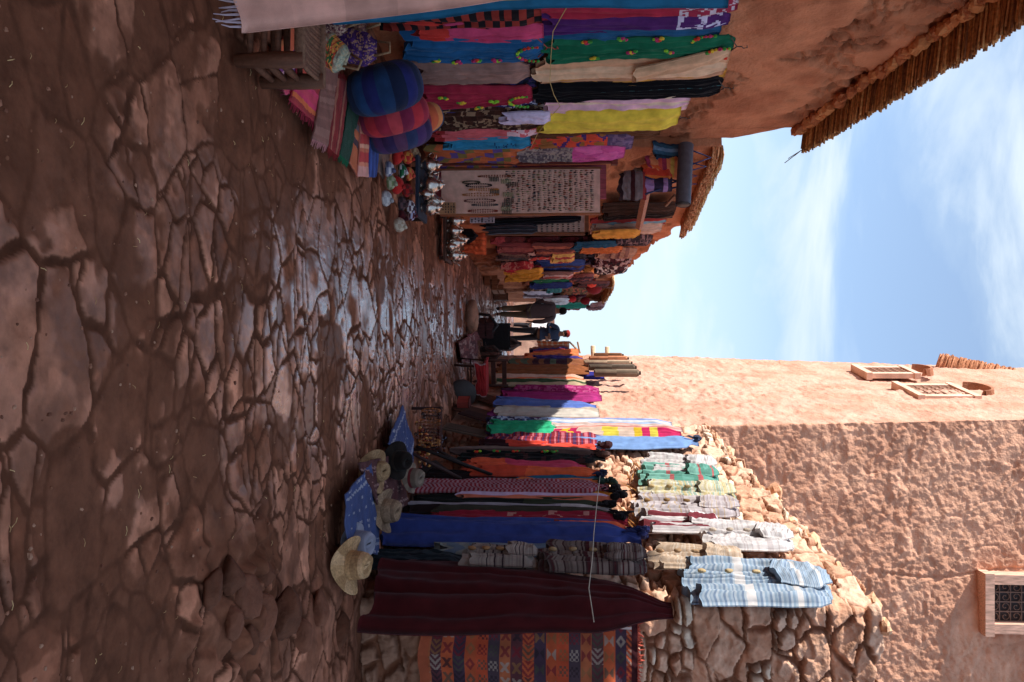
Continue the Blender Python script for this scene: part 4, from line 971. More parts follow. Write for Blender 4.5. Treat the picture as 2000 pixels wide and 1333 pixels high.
tbl = [  # pya,pyb,pxb,pxt,wall,colour,label
 (422, 438, 1160, 1300, W2, vst([S(150, 40, 36), S(110, 140, 150), S(160, 50, 44)], 5), 'red and grey blue scarf beyond the doorway'),
 (434, 452, 1162, 1292, W2, solid(S(190, 150, 128)), 'pale tan cloth under the beam'),
 (447, 458, 1162, 1250, W3, solid(S(200, 130, 30)), 'amber scarf under the beam'),
 (458, 476, 1200, 1272, W3, speck([S(50, 36, 42), S(120, 90, 90), S(90, 70, 74), S(40, 30, 36)], 7, 16, 1), 'dark patterned jacket under the roof edge'),
 (470, 482, 1120, 1210, W3, solid(S(24, 70, 96)), 'petrol blue scarf'),
 (480, 488, 1140, 1215, W3, solid(S(180, 90, 34)), 'rust orange scarf below the petrol one'),
 (474, 492, 975, 1050, W3, irr([S(110, 46, 50), S(140, 70, 66), S(90, 40, 46)], 10, 3, False), 'wine striped rug low on the third house'),
 (474, 494, 1048, 1125, W3, irr([S(120, 56, 50), S(90, 44, 44), S(150, 80, 60)], 9, 4, False), 'brick striped rug above the wine one'),
 (484, 500, 1170, 1242, W3, irr([S(150, 110, 90), S(90, 50, 50), S(120, 80, 70)], 18, 5), 'brown banded rug high under the roof'),
 (492, 504, 975, 1035, W3, irr([S(80, 60, 60), S(60, 60, 66), S(120, 90, 80)], 8, 6, False), 'grey striped rug low'),
 (490, 502, 1035, 1085, W3, irr([S(190, 60, 50), S(200, 160, 150), S(50, 30, 40)], 6, 7, False), 'red and white striped scarf'),
 (494, 508, 1080, 1122, W3, irr([S(190, 110, 60), S(200, 160, 80), S(160, 60, 60)], 7, 8, False), 'yellow ochre striped scarf'),
 (503, 514, 985, 1040, W3, solid(S(36, 42, 60)), 'slate blue scarf low on the third left house'),
 (500, 516, 1160, 1232, W3, speck([S(70, 26, 34), S(150, 120, 120), S(40, 22, 30)], 6, 20, 9), 'maroon and white patterned rug below the roof'),
 (510, 521, 982, 1042, W3, speck([S(150, 30, 40), S(170, 100, 90), S(150, 30, 40)], 4, 16, 2), 'red dotted scarf'),
 (506, 528, 1055, 1142, W3, irr([S(26, 44, 120), S(30, 60, 130), S(70, 50, 60)], 14, 1, False), 'cobalt blue shawl bulging from the wall'),
 (519, 530, 990, 1060, W3, solid(S(176, 24, 50)), 'crimson scarf over the yellow one'),
 (526, 545, 990, 1062, W3, split([(.8, solid(S(210, 150, 20))), (1, solid(S(200, 140, 30)))]), 'golden yellow scarf sweeping outwards'),
 (522, 532, 1060, 1108, W3, solid(S(200, 50, 46)), 'scarlet scarf below the cobalt shawl'),
 (518, 530, 1165, 1225, W3, speck([S(180, 170, 170), S(30, 26, 34), S(60, 30, 40)], 8, 14, 3), 'black and white zigzag rug under the roof'),
 (530, 541, 1060, 1120, W4, vst([S(110, 80, 80), S(180, 150, 150), S(150, 60, 60)], 6), 'mauve striped scarf'),
 (540, 546, 1050, 1112, W4, vst([S(190, 150, 140), S(150, 90, 80)], 4), 'pale pink ribbed scarf'),
 (545, 553, 1040, 1112, W4, solid(S(20, 96, 64)), 'bright green scarf'),
 (551, 558, 1038, 1118, W4, solid(S(24, 40, 100)), 'deep blue scarf beside the green one'),
 (534, 545, 1118, 1160, W4, vst([S(110, 60, 60), S(60, 40, 50)], 5), 'purple brown scarf high up'),
 (548, 558, 1130, 1190, W4, vst([S(90, 50, 50), S(60, 44, 50)], 6), 'dark brown rug by the sunlit awning'),
 (560, 567, 1072, 1098, W4, solid(S(50, 120, 126)), 'small turquoise scarf'),
 (569, 580, 1026, 1080, W4, vst([S(180, 176, 190), S(90, 80, 90), S(200, 196, 200)], 5), 'silvery white scarf on the farthest house'),
 (577, 585, 1066, 1110, W4, vst([S(120, 100, 110), S(60, 40, 50)], 4), 'grey plum scarf'),
 (582, 592, 1060, 1112, W4, solid(S(230, 236, 240)), 'white cloth lit at the end of the left stalls'),
 (590, 600, 1088, 1150, W4, solid(S(30, 130, 110)), 'sea green cloth at the very end of the left stalls'),
 (560, 572, 1098, 1150, W4, speck([S(120, 90, 60), S(80, 60, 44), S(160, 80, 60)], 6, 14, 4), 'brown patterned rug behind the lanterns'),
 (590, 604, 1150, 1180, W4, vst([S(150, 110, 110), S(100, 70, 76)], 4), 'dusty pink scarf at the far roof end'),
]
for k, (a, b, x0, x1, W_, cf, lb) in enumerate(tbl):
    nm = 'rug' if ' rug' in lb else ('shawl' if 'shawl' in lb else ('jacket' if 'jacket' in lb else ('cloth' if 'cloth' in lb else 'scarf')))
    lb = lb if len(lb.split()) > 4 else lb+(' on the third left house' if W_ is W3 else ' on the farthest left house')
    pass
    lh(W_, .12+.05*(k % 3), a, b, x0, x1, cf, lb, nm, slant=(-4 if 'sweeping' in lb else 0))
# filler rows of small scarves so the wall is crowded
cs_ = [(110, 40, 44), (60, 50, 80), (150, 80, 50), (90, 60, 50), (40, 40, 50), (160, 110, 80), (70, 26, 40), (30, 70, 80), (176, 120, 60), (120, 100, 90)]
nmn = {0: 'wine', 1: 'violet', 2: 'rust', 3: 'brown', 4: 'charcoal', 5: 'sand', 6: 'burgundy', 7: 'teal', 8: 'ochre', 9: 'grey'}
k = 0
for row, (fa, fb, pos) in enumerate(((-130, -70, 'lowest'), (-60, -2, 'middle'), (2, 60, 'upper'), (66, 118, 'topmost'))):
    for j, py in enumerate(range(462, 600, 13)):
        W_ = W3 if py < 512 else W4
        s = (640-py)/(640-462); s = max(.32, s)
        ci = (k*7+row*3) % 10; k += 1
        c = cs_[ci]
        lh(W_, .06, py, py+12, 1097+fa*s, 1097+fb*s, irr([S(*c), S(*[q*.75 for q in c]), S(*[min(255, q*1.3) for q in c])], 6, k, k % 3 != 0), 'small %s striped scarf in the %s row, %s along from the doorway' % (nmn[ci], pos, ['first', 'second', 'third', 'fourth', 'fifth', 'sixth', 'seventh', 'eighth', 'ninth', 'tenth', 'last'][j]), grp='small scarves crowding the far left houses')
# carved stools and crates on the ground by the far left
def crate(loc, sx, sy, sz, col, name, label, rz=0, cat='crate', slats=3, grp=None):
    e = empty(name, loc, label, cat, grp, rz)
    for a in (-1, 1):
        m = MB()
        for q in range(slats): m.box((0, a*sy/2, sz*(q+.5)/slats), (sx, .015, sz/slats*.78), col)
        m.build('side', M_WOOD, e)
        m = MB()
        for q in range(slats): m.box((a*sx/2, 0, sz*(q+.5)/slats), (.015, sy-.02, sz/slats*.78), col)
        m.build('end', M_WOOD, e)
    m = MB(); m.box((0, 0, .012), (sx-.02, sy-.02, .02), col); m.build('bottom', M_WOOD, e)
    for a in (-1, 1):
        for b in (-1, 1): m = MB(); m.box((a*(sx/2-.02), b*(sy/2-.02), sz/2), (.03, .03, sz), col); m.build('corner_post', M_WOOD, e)
    return e
def gp(px, py, z=0): v = G(px, py, z); return Vector((v.x, v.y, z-.01))
crate(gp(930, 492), .30, .5, .22, S(96, 60, 44), 'slatted_crate', 'low slatted wooden crate first along the far left wall', .1, grp='wooden crates along the far left wall')
crate(gp(937, 508), .26, .5, .25, S(84, 52, 38), 'slatted_crate', 'slatted wooden crate second along the far left wall', -.1, grp='wooden crates along the far left wall')
crate(gp(948, 540), .3, .6, .3, S(110, 66, 40), 'slatted_crate', 'orange brown open crate halfway along the far left wall', .2, slats=2, grp='wooden crates along the far left wall')
crate(gp(962, 558), .3, .6, .3, S(120, 76, 50), 'slatted_crate', 'pale wooden crate by the farthest left stall', -.1, slats=2, grp='wooden crates along the far left wall')
crate(gp(968, 575), .3, .7, .3, S(100, 66, 50), 'slatted_crate', 'last wooden crate before the walking man', 0, slats=4, grp='wooden crates along the far left wall')
# heaps of pots
def pot(loc, s, col, label, name='clay_pot', mat=M_EARTH, cat='pot', grp='pots and carved goods on the far left ground'):
    m = MB(); m.lathe([(.05*s, 0), (.09*s, .05*s), (.1*s, .12*s), (.07*s, .19*s), (.045*s, .22*s), (.06*s, .25*s)], loc, col, 14); o = m.build(name, mat, smooth=True); tag(o, label, cat, grp)
for k, (px, py, s, c, lb) in enumerate(((950, 520, 1.2, (90, 64, 50), 'brown clay pot between the crates, wall side'), (957, 528, 1.0, (130, 96, 70), 'tan clay pot next to the brown one'), (970, 548, 1.4, (110, 84, 70), 'large grey brown pot by the orange crate'), (976, 562, 1.2, (70, 54, 50), 'dark pot near the pale crate'), (990, 572, 1.6, (150, 130, 110), 'pale pot on the far ground'), (940, 478, 1.1, (140, 100, 80), 'small reddish pot beside the teapot table'))):
    pot(gp(px-6, py), s, S(*c), lb)
# lanterns
def lantern(px, py, Y, r, col, label):
    p = at(px, py, Y); m = MB(); m.lathe([(.02, -r*1.2), (r*.7, -r*.8), (r, 0), (r*.75, r*.8), (.03, r*1.15)], p, col, 14); o = m.build('fabric_lantern', M_FAB, smooth=True); tag(o, label, 'lantern', 'round lanterns hanging at the far left stalls')
    m = MB(); m.tube([p+Vector((0, 0, r)), p+Vector((0, 0, r+.25))], .006, S(60, 40, 40), 4); part_of(o, m, 'cord', M_DARK)
lantern(1155, 553, 17, .1, S(210, 60, 40), 'orange red round lantern under the far roof'); lantern(1160, 563, 17.3, .14, S(120, 30, 36), 'large dark red lantern beside the orange one')
lantern(1117, 584, 20, .09, S(200, 40, 46), 'small bright red lantern above the white cloth'); lantern(1143, 588, 20, .1, S(130, 24, 34), 'maroon lantern above the small bright one')

# ------------------------------------------------------------------ right wall textiles
NR = WR.n; TR = WR.t
gRL = 'long scarves and cloths along the foot of the stone wall'
def rh(pya, pyb, pxb, pxt, cf, label, name='scarf', prof='tied', off=.10, kn=None, grp=gRL, **k):
    o, T, B, Wd = hang(WR, off, pya, pyb, pxb, pxt, prof, cf, name, label, name.split('_')[-1], grp, **k)
    if kn is not None: knot(o, T, Wd, NR, TR, kn, int(pya))
    return o, T, B, Wd
blk = S(20, 16, 20)
mar = S(66, 14, 17)
o, T, B, Wd = rh(1112, 1242, 742, 1312, solid(mar), 'huge dark maroon robe hanging at the corner of the stone wall', 'robe', 'robe', .16, D=.12, folds=4, amp=.035, hem=.02, nu=40, nv=40, grp=None, slant=22)
dj = irr([S(110, 96, 88), S(80, 64, 60), S(120, 104, 96), S(70, 30, 34), S(96, 80, 74), S(60, 40, 40)], 60, 3)
def jacket(wall, pya, pyb, pxb, pxt, cf, label, off=.14, D=.09, slv=1, seed=1, tog=None, spread=.0, prof='dress', cat='jacket', grp='striped hooded jackets hung high on the stone wall'):
    pyc = (pya+pyb)/2; T = wall.hit(pxt, pyc, off); B = wall.hit(pxb, pyc, off); B.x, B.y = T.x, T.y
    a = wall.hit((pxb+pxt)/2, pya, off); b = wall.hit((pxb+pxt)/2, pyb, off); Wd = (a-b); Wd.z = 0; Wd = Wd.length
    H = (T-B).z; e = empty('hooded_jacket', (B.x, B.y, B.z), label, cat, grp); t = wall.t; n = wall.n
    cloth_mesh('body', T, B, t, n, Wd*.62, D, prof, cf, 3, .02, seed, .015, 24, 140, e)
    for sg in (-1, 1):
        s0 = T+t*(sg*Wd*.26)+n*.03-Vector((0, 0, H*.05)); s1 = B+t*(sg*Wd*(.30+spread))+n*.05+Vector((0, 0, H*(.07+.05*(sg*seed % 2))))
        cloth_mesh('sleeve', s0, s1, t, n, Wd*.3, D*.8, 'scarf', cf, 2, .012, seed+sg+2, .01, 14, 110, e)
    cloth_mesh('hood', T+n*(D+.01)-Vector((0, 0, .0)), T+n*(D+.03)-Vector((0, 0, H*.38)), t, n, Wd*.5, .05, 'bag', cf, 2, .012, seed+7, .01, 16, 24, e)
    if tog is not None:
        for q in range(5):
            m = MB(); m.blob(T+n*(D+.05)-Vector((0, 0, H*(.12+.19*q)))-e.location, .018, tog, q, 8, (1, 1, 1.8)); m.build('toggle', M_WOOD, e, smooth=True)
    return e
jacket(WR, 1078, 1138, 1055, 1262, dj, 'brown grey striped jacket in shade beside the maroon robe', .24, seed=4, tog=S(150, 120, 80), grp='striped hooded jackets hung on the stone wall in shade')
jacket(WR, 1088, 1122, 905, 1050, irr([S(130, 116, 106), S(120, 104, 96), S(50, 36, 40), S(136, 120, 110)], 40, 5), 'pale striped jacket in shade hanging low beside the maroon robe', .24, seed=3, tog=S(140, 100, 60), grp='striped hooded jackets hung on the stone wall in shade')
rh(1086, 1120, 700, 905, vst([S(26, 34, 40), S(20, 22, 28), S(40, 48, 54)], 8), 'dark grey green striped cloth below the low jacket', 'cloth', 'flat', .14, hem=.05, nu=26)
rh(1076, 1094, 860, 1255, split([(1, irr([S(110, 120, 130), S(90, 106, 124), S(120, 124, 120)], 30, 7))]), 'narrow grey blue patterned strip beside the royal blue shawl', 'strip', 'flat', .12, amp=.006, folds=1)
rh(1028, 1077, 748, 1250, solid(S(42, 58, 124)), 'long royal blue shawl, widest on the stone wall', 'shawl', 'tied', .14, S(24, 30, 74), D=.12, folds=2.4, amp=.03, nu=30, nv=40)
rh(1006, 1036, 862, 1225, mark(solid(S(140, 18, 44)), [(.5, .22, .05), (.5, .4, .05), (.5, .62, .05)], S(180, 120, 110)), 'crimson scarf with faint pale figures and black knot', kn=blk, fringe=S(150, 20, 40), nv=60)
rh(1030, 1038, 1080, 1222, solid(S(206, 80, 36)), 'thin orange edge of a scarf by the crimson one', prof='flat', off=.2, amp=.006, folds=1)
rh(1004, 1012, 855, 1200, solid(S(60, 56, 46)), 'thin olive grey scarf beside the crimson one', off=.12)
rh(994, 1008, 800, 1195, split([(.25, solid(S(170, 160, 160))), (1, vst([S(40, 26, 28), S(150, 140, 150), S(46, 24, 26)], 3))]), 'black scarf with a white edge', kn=blk)
rh(982, 996, 815, 1195, split([(.45, solid(S(44, 50, 34))), (1, solid(S(22, 24, 22)))]), 'dark olive scarf next to the white edged one', off=.13)
rh(974, 986, 900, 1215, vst([S(196, 100, 70), S(186, 160, 190), S(196, 100, 70)], 3), 'orange scarf with lilac edge', off=.15, kn=blk)
rh(960, 976, 850, 1200, split([(.8, solid(S(196, 130, 30))), (1, solid(S(24, 24, 24)))]), 'mustard scarf with black end', kn=blk)
rh(944, 968, 800, 1188, check([S(130, 34, 44), S(150, 110, 120)], 10, 90), 'red and white checked headscarf swelling from the wall', off=.16, nu=20, nv=90)
rh(948, 956, 1010, 1190, solid(S(200, 104, 50)), 'short orange scarf above the checked headscarf', off=.13, kn=S(40, 60, 50))
rh(930, 946, 840, 1180, split([(.5, vst([S(30, 90, 120), S(50, 30, 34)], 2)), (1, solid(S(34, 22, 26)))]), 'teal and dark brown scarf', kn=S(26, 34, 60))
rh(922, 934, 930, 1172, split([(.6, solid(S(206, 84, 34))), (1, solid(S(190, 60, 30)))]), 'orange scarf beside the pink scarf', off=.15)
rh(908, 926, 920, 1145, split([(.7, solid(S(186, 50, 84))), (1, solid(S(210, 80, 40)))]), 'rose pink scarf with orange end', off=.17, fringe=S(200, 70, 40))
o, T, B, Wd = rh(886, 908, 900, 1182, speck([S(24, 30, 28), S(20, 20, 22), S(60, 30, 30), S(18, 18, 20)], 6, 30, 5), 'black scarf embroidered with red and green dots', kn=S(60, 40, 36)); tassels(o, T, B, Wd, TR, NR, .06, 9, tc_[:2]+[tc_[4]], False, 9)
rh(884, 892, 885, 1180, vst([S(80, 60, 56), S(110, 90, 84)], 3), 'thin grey brown scarf', off=.14)
rh(870, 888, 945, 1180, split([(.8, solid(S(196, 56, 34))), (1, solid(S(50, 20, 26)))]), 'flame red scarf with a dark end', kn=S(46, 20, 24))
rh(852, 872, 955, 1180, lambda u, w: pick([S(120, 24, 40), S(170, 90, 100), S(120, 24, 40), S(70, 40, 80)], np.floor(w*60)), 'wine red scarf with fine white cross stripes', off=.14, nv=70, prof='shawl')
rh(854, 879, 1092, 1362, solid(L(140, 178, 236)), 'light blue cloth in sunlight hanging high on the wall', 'cloth', 'tied', .12, L(70, 84, 110), folds=2)
rh(846, 856, 1085, 1330, irr([L(250, 210, 60), L(226, 50, 110), L(250, 230, 90), L(250, 220, 200)], 16, 4), 'yellow, pink and white tie dyed scarf in the sun', off=.16, prof='scarf')
rh(836, 848, 1080, 1332, vst([L(250, 220, 210), L(240, 170, 160), L(252, 240, 235)], 6), 'pale pink striped scarf in the sun', off=.18, prof='scarf')
rh(826, 838, 1060, 1312, vst([L(190, 214, 250), L(250, 250, 252), L(160, 180, 240)], 4), 'white and pale blue scarf in the sun', off=.16, prof='scarf')
rh(822, 834, 958, 1070, speck([S(60, 80, 120), S(150, 160, 180), S(50, 40, 70)], 10, 22, 3), 'blue and white patterned scarf low on the wall', off=.18, prof='shawl')
rh(828, 850, 962, 1090, solid(S(20, 150, 104)), 'bright sea green scarf crossing the shadow line', off=.2, prof='tied')
rh(812, 820, 960, 1100, solid(S(120, 40, 110)), 'thin magenta scarf beside the green one', off=.16, prof='shawl')
rh(800, 816, 975, 1170, irr([L(236, 226, 214), L(210, 196, 180), L(246, 240, 236)], 5, 3, False), 'cream white sheet lit by the sun', 'sheet', 'flat', .2, folds=2)
rh(786, 804, 974, 1165, irr([L(110, 140, 226), L(130, 160, 236), L(96, 120, 206)], 4, 2, False), 'cornflower blue sheet folded over the cream one', 'sheet', 'point', .22, folds=2, slant=4)
rh(772, 786, 985, 1175, irr([L(200, 60, 140), L(240, 220, 236), L(170, 40, 110)], 7, 5, False), 'magenta and white scarf in half sun', off=.16, prof='shawl')
rh(758, 774, 1010, 1170, speck([L(196, 50, 130), L(176, 40, 110), L(220, 100, 160)], 12, 30, 5), 'hot pink speckled shawl', 'shawl', 'shawl', .14)
rh(764, 786, 985, 1130, solid(S(60, 18, 50)), 'deep plum scarf in shadow', off=.12, prof='flat')
rh(746, 756, 968, 1145, vst([S(160, 140, 110), S(50, 70, 44), S(170, 150, 120)], 4), 'cream and green striped scarf', off=.12, prof='flat')
rh(736, 747, 966, 1140, vst([S(200, 96, 50), S(190, 150, 130), S(170, 160, 130)], 4), 'orange and cream striped scarf', off=.14, prof='flat')
rh(732, 742, 1040, 1180, solid(S(36, 34, 120)), 'ultramarine scarf peeping behind the orange one', off=.10, prof='shawl')

# far right carpets
WF = Wall((rx(14.4)-.16, 14.4), (rx(16.6)-.16, 16.6)); WF.n = WR.n
gC = 'carpets hung at the far end of the right hand wall'
def fr(a, b, x0, x1, cf, label, name='carpet', off=.05, prof='flat', slant=0, **k): return hang(WF, off, a, b, x0, x1, prof, cf, name, label, name.split('_')[-1], gC, nu=12, nv=24, slant=slant, **k)
fr(716, 732, 975, 1150, irr([S(140, 84, 36), S(120, 66, 30), S(90, 40, 30)], 5, 1, False), 'ochre brown carpet hanging by the patterned rolls')
fr(706, 718, 1000, 1150, irr([S(120, 70, 40), S(60, 30, 40), S(80, 90, 70)], 14, 2), 'brown carpet with dark bands')
fr(698, 708, 1045, 1138, vst([S(40, 30, 90), S(56, 40, 110), S(160, 90, 40)], 4), 'indigo carpet with an orange stripe')
fr(690, 701, 1030, 1130, solid(S(190, 90, 40)), 'orange carpet slanting down', slant=-6)
fr(682, 692, 1040, 1110, vst([S(150, 40, 40), S(50, 36, 80), S(120, 60, 40)], 4), 'red and indigo carpet farthest along', slant=-4)
for k, (a, b, x0, x1, c) in enumerate(((722, 736, 1160, 1248, (150, 130, 110)), (712, 724, 1150, 1240, (120, 104, 90)), (704, 714, 1140, 1232, (210, 180, 150)), (696, 705, 1150, 1225, (226, 150, 110)), (690, 698, 1160, 1215, (150, 100, 70)))):
    T = WF.hit(x1, (a+b)/2, .15); B = WF.hit(x0, (a+b)/2, .15); B.x, B.y = T.x, T.y; r = (b-a)/F*T.y*.55
    m = MB(); m.lathe([(r*.8, 0), (r, .02), (r*1.02, (T-B).z*.5), (r, (T-B).z-.03), (r*.7, (T-B).z)], B, None, 16, cols=lambda i, q: L(*[v*(.8 if (i+q//2) % 2 else 1.05) for v in c], 1.1))
    m.lathe([(r*.5, 0), (r*.5, .03)], T, S(60, 46, 40), 10)
    o = m.build('rolled_carpet', M_FAB, smooth=True); tag(o, ['thickest patterned carpet roll standing high at the far end', 'grey brown carpet roll second in the bundle', 'pale sunlit carpet roll third in the bundle', 'peach sunlit carpet roll fourth in the bundle', 'brown carpet roll at the outer side of the bundle'][k], 'carpet roll', 'carpet rolls tied high at the far end')
for px, py0, lb in ((1158, 676, 'lower wooden pole sticking out beside the carpet rolls'), (1186, 678, 'upper wooden pole sticking out beside the carpet rolls')):
    m = MB(); p = at(px, py0, 16.2); m.tube([p, Vector((p.x+.5, 16.3, p.z+.02))], .045, lin((226, 196, 160)), 8); o = m.build('wooden_pole', M_WOOD, smooth=True); tag(o, lb, 'pole')
# orange plaid cloth on a rack
pr0 = at(1050, 678, 18.5); pr1 = at(1112, 678, 18.5)
o = cloth_mesh('plaid_cloth', pr1, pr0, Vector((1, 0, 0)), Vector((0, -1, 0)), .25, .02, 'flat', plaid(L(236, 120, 70), L(226, 170, 130), L(250, 226, 200), 12, 18), 1, .01, 3, .01, 16, 28); tag(o, 'orange and white plaid cloth in sun beside the standing man', 'cloth')
m = MB()
for a, b in (((1112, 668), (1134, 690)), ((1104, 684), (1130, 694)), ((1132, 688), (1128, 668)), ((1060, 690), (1130, 692))): m.tube([at(*a, 18.6), at(*b, 18.6)], .02, lin((190, 140, 100)), 5)
o = m.build('display_rack', M_WOOD); tag(o, 'light wooden rack holding the orange plaid cloth', 'rack')

# kilim on the end of the wall
def kilim(u, w):
    n = len(u); out = np.zeros((n, 3)); nb = 19; band = np.floor(w*nb).astype(int); fb = w*nb-band
    base = np.array([S(196, 84, 40), S(78, 56, 74), S(200, 88, 42), S(104, 56, 62), S(186, 98, 56), S(84, 66, 76), S(206, 78, 36)])
    out = base[band % 7]
    mc = np.array([S(170, 150, 136), S(130, 34, 46), S(84, 80, 68), S(150, 100, 60), S(56, 44, 52)])*.62; base = base*.62
    nm = 9; cell = np.floor(u*nm).astype(int); fu = u*nm-cell
    x = np.abs(fu-.5)*2; y = np.abs(fb-.5)*2
    ty = (hsh(band*3, cell*0, 5)*5).astype(int); cc = mc[((hsh(band, cell, 9))*5).astype(int)]
    X = (np.abs(x-y) < .3) & (y < .85) & (x < .7)
    Dm = (x+y < .85) & (x+y > .35)
    Hg = (y > x) & (y < .8) & (x < .7)
    Ck = ((np.floor(fu*6)+np.floor(fb*5)) % 2 == 0) & (x < .7) & (y < .8)
    Ch = (np.abs((fu*2+np.abs(fb-.5)*1.6) % .8-.4) < .2)
    mk = np.select([ty == 0, ty == 1, ty == 2, ty == 3], [X, Dm, Hg, Ck], Ch)
    out = base[band % 7]; out = np.where(mk[:, None], cc*.8+out*.2, out)
    bd = (u < .05) | (u > .95); out = np.where(bd[:, None], base[(band+1) % 7]*.8, out)
    ln = (np.abs(u-.065) < .007); out = np.where(ln[:, None], S(190, 170, 165), out)
    out = np.where((w < .03)[:, None], S(60, 24, 30), out)
    out = np.where((w > .955)[:, None], S(150, 70, 40), out)
    return out
kT = WE.hit(1246, 1205, .10); kB = WE.hit(822, 1205, .10); Wk = 1.05
yk = 6.28
o = cloth_mesh('kilim', (kT.x+Wk/2, yk, kT.z), (kT.x+Wk/2+.0, yk, kB.z), Vector((1, 0, 0)), Vector((0, -1, 0)), Wk, .012, 'flat', kilim, 1.5, .014, 12, .008, 230, 260)
tag(o, 'orange and blue kilim with rows of woven figures on the wall end', 'rug')
m = MB()
for q in range(80):
    p = Vector((kT.x+Wk*q/80, yk-.03, kT.z-.005)); m.tube([p, p+Vector((random.uniform(-.02, .02), -.02, random.uniform(.01, .05)))], [.008, .003], S(196, 90, 70), 4)
part_of(o, m, 'fringe', M_FAB)

# upper jackets in the sun
gJ = 'striped hooded jackets hung high on the stone wall'
jl = [(900, 936, 1255, 1398, irr([L(242, 236, 234), L(236, 228, 226), L(222, 212, 212), L(244, 240, 238)], 56, 1), 'white grey striped jacket farthest along the sunny wall', 1, None),
 (922, 956, 1250, 1402, split([(.2, solid(L(110, 180, 164))), (.27, solid(L(206, 110, 112))), (.62, irr([L(120, 186, 170), L(104, 170, 152)], 12, 2)), (.68, solid(L(200, 110, 110))), (1, solid(L(140, 200, 184)))]), 'green jacket with red bands', 2, None),
 (955, 992, 1250, 1436, irr([L(234, 222, 180), L(238, 228, 200), L(180, 206, 190), L(226, 208, 156), L(240, 234, 216)], 56, 3), 'pale yellow and green striped jacket', 3, L(200, 170, 120)),
 (982, 1022, 1240, 1442, irr([L(214, 202, 206), L(226, 216, 218), L(186, 168, 166), L(216, 190, 160), L(222, 212, 214)], 60, 4), 'lavender grey striped jacket with ochre lines', 4, L(170, 130, 80)),
 (1018, 1054, 1255, 1402, vst([L(244, 236, 236), L(140, 60, 70), L(244, 238, 238), L(240, 226, 226)], 4), 'white and maroon jacket', 5, None),
 (1034, 1090, 1372, 1545, irr([L(248, 242, 242), L(244, 238, 236), L(228, 218, 218), L(248, 244, 244)], 50, 6), 'white jacket hung highest but one near the corner', 6, L(220, 200, 180)),
 (1084, 1126, 1268, 1448, irr([L(226, 200, 176), L(214, 186, 160), L(236, 216, 196)], 50, 7), 'beige jacket between the grey jacket and the blue one', 7, L(200, 160, 120)),
 (1108, 1202, 1338, 1616, lambda u, w: np.where(((np.abs(w-.62) < .035) | (np.abs(w-.25) < .025))[:, None], L(240, 236, 236), pick([L(186, 204, 222), L(160, 184, 208), L(200, 214, 228), L(140, 162, 190)], np.floor(w*58))), 'large blue striped jacket at the corner of the wall, highest of all', 8, L(230, 200, 150))]
for (a, b, x0, x1, cf, lb, sd, tg) in jl:
    jacket(WR, a, b, x0, x1, cf, lb, .13, D=.07 if b-a < 60 else .10, seed=sd, tog=tg, spread=.04)
m = MB(); pts = [WR.hit(px, py, .42) for px, py in ((1172, 930), (1166, 980), (1160, 1040), (1157, 1090), (1150, 1150), (1160, 1215))]
m.tube(pts, .0035, lin((210, 200, 180)), 5); o = m.build('string', M_FAB); tag(o, 'thin pale string stretched across the scarves on the stone wall', 'string')
m = MB()
rs = random.Random(5)
for k in range(26):                                # lumps of straw poking from the wall under the jackets
    py = rs.uniform(915, 1040); p = WR.hit(rs.uniform(1225, 1262), py, .06); e = p+NR*.08+Vector((0, rs.uniform(-.08, .08), rs.uniform(-.12, .05))); m.tube([p, e], [.008, .004], lin((200, 140, 80)), 4)
o = m.build('straw_tufts', M_STRAW); tag(o, 'tufts of straw and cord sticking out above the knotted scarves', 'straw', kind='stuff')

# ---------- ground goods on the right
def ikat(c, l, seed):
    def f(u, w):
        o = np.broadcast_to(c, (len(u), 3)).copy(); k = (hsh(np.floor(u*13), np.floor(w*16), seed) < .22) & ((w*16 % 1) > .2) & (np.abs((u*13 % 1)-.5) < .2)
        o[k] = l; z = np.abs(u-.12-.02*(np.floor(w*24) % 2)) < .016; o[z] = l; z = np.abs(u-.88+.02*(np.floor(w*24) % 2)) < .016; o[z] = l
        return o
    return f
gQ = 'small carpets laid in front of the stone wall'
ib = S(50, 64, 110)
rug([(674, 965), (676, 1072), (742, 1085), (724, 905)], ikat(ib, S(130, 130, 146), 3), 'patterned_rug', 'near blue rug with pale dashes beside the hats', gQ, .10, nu=60, nv=60, seed=11, wr=.02)
rug([(700, 905), (745, 1010), (800, 985), (765, 890)], ikat(S(74, 34, 36), S(130, 96, 90), 5), 'patterned_rug', 'brown rug with pale marks between the two blue rugs', gQ, .10, nu=50, nv=60, seed=12, wr=.02)
rug([(755, 868), (805, 905), (808, 870), (786, 792)], ikat(ib, S(130, 130, 146), 7), 'patterned_rug', 'far blue rug with pale dashes by the amber beads', gQ, .09, nu=50, nv=50, seed=13, wr=.02)
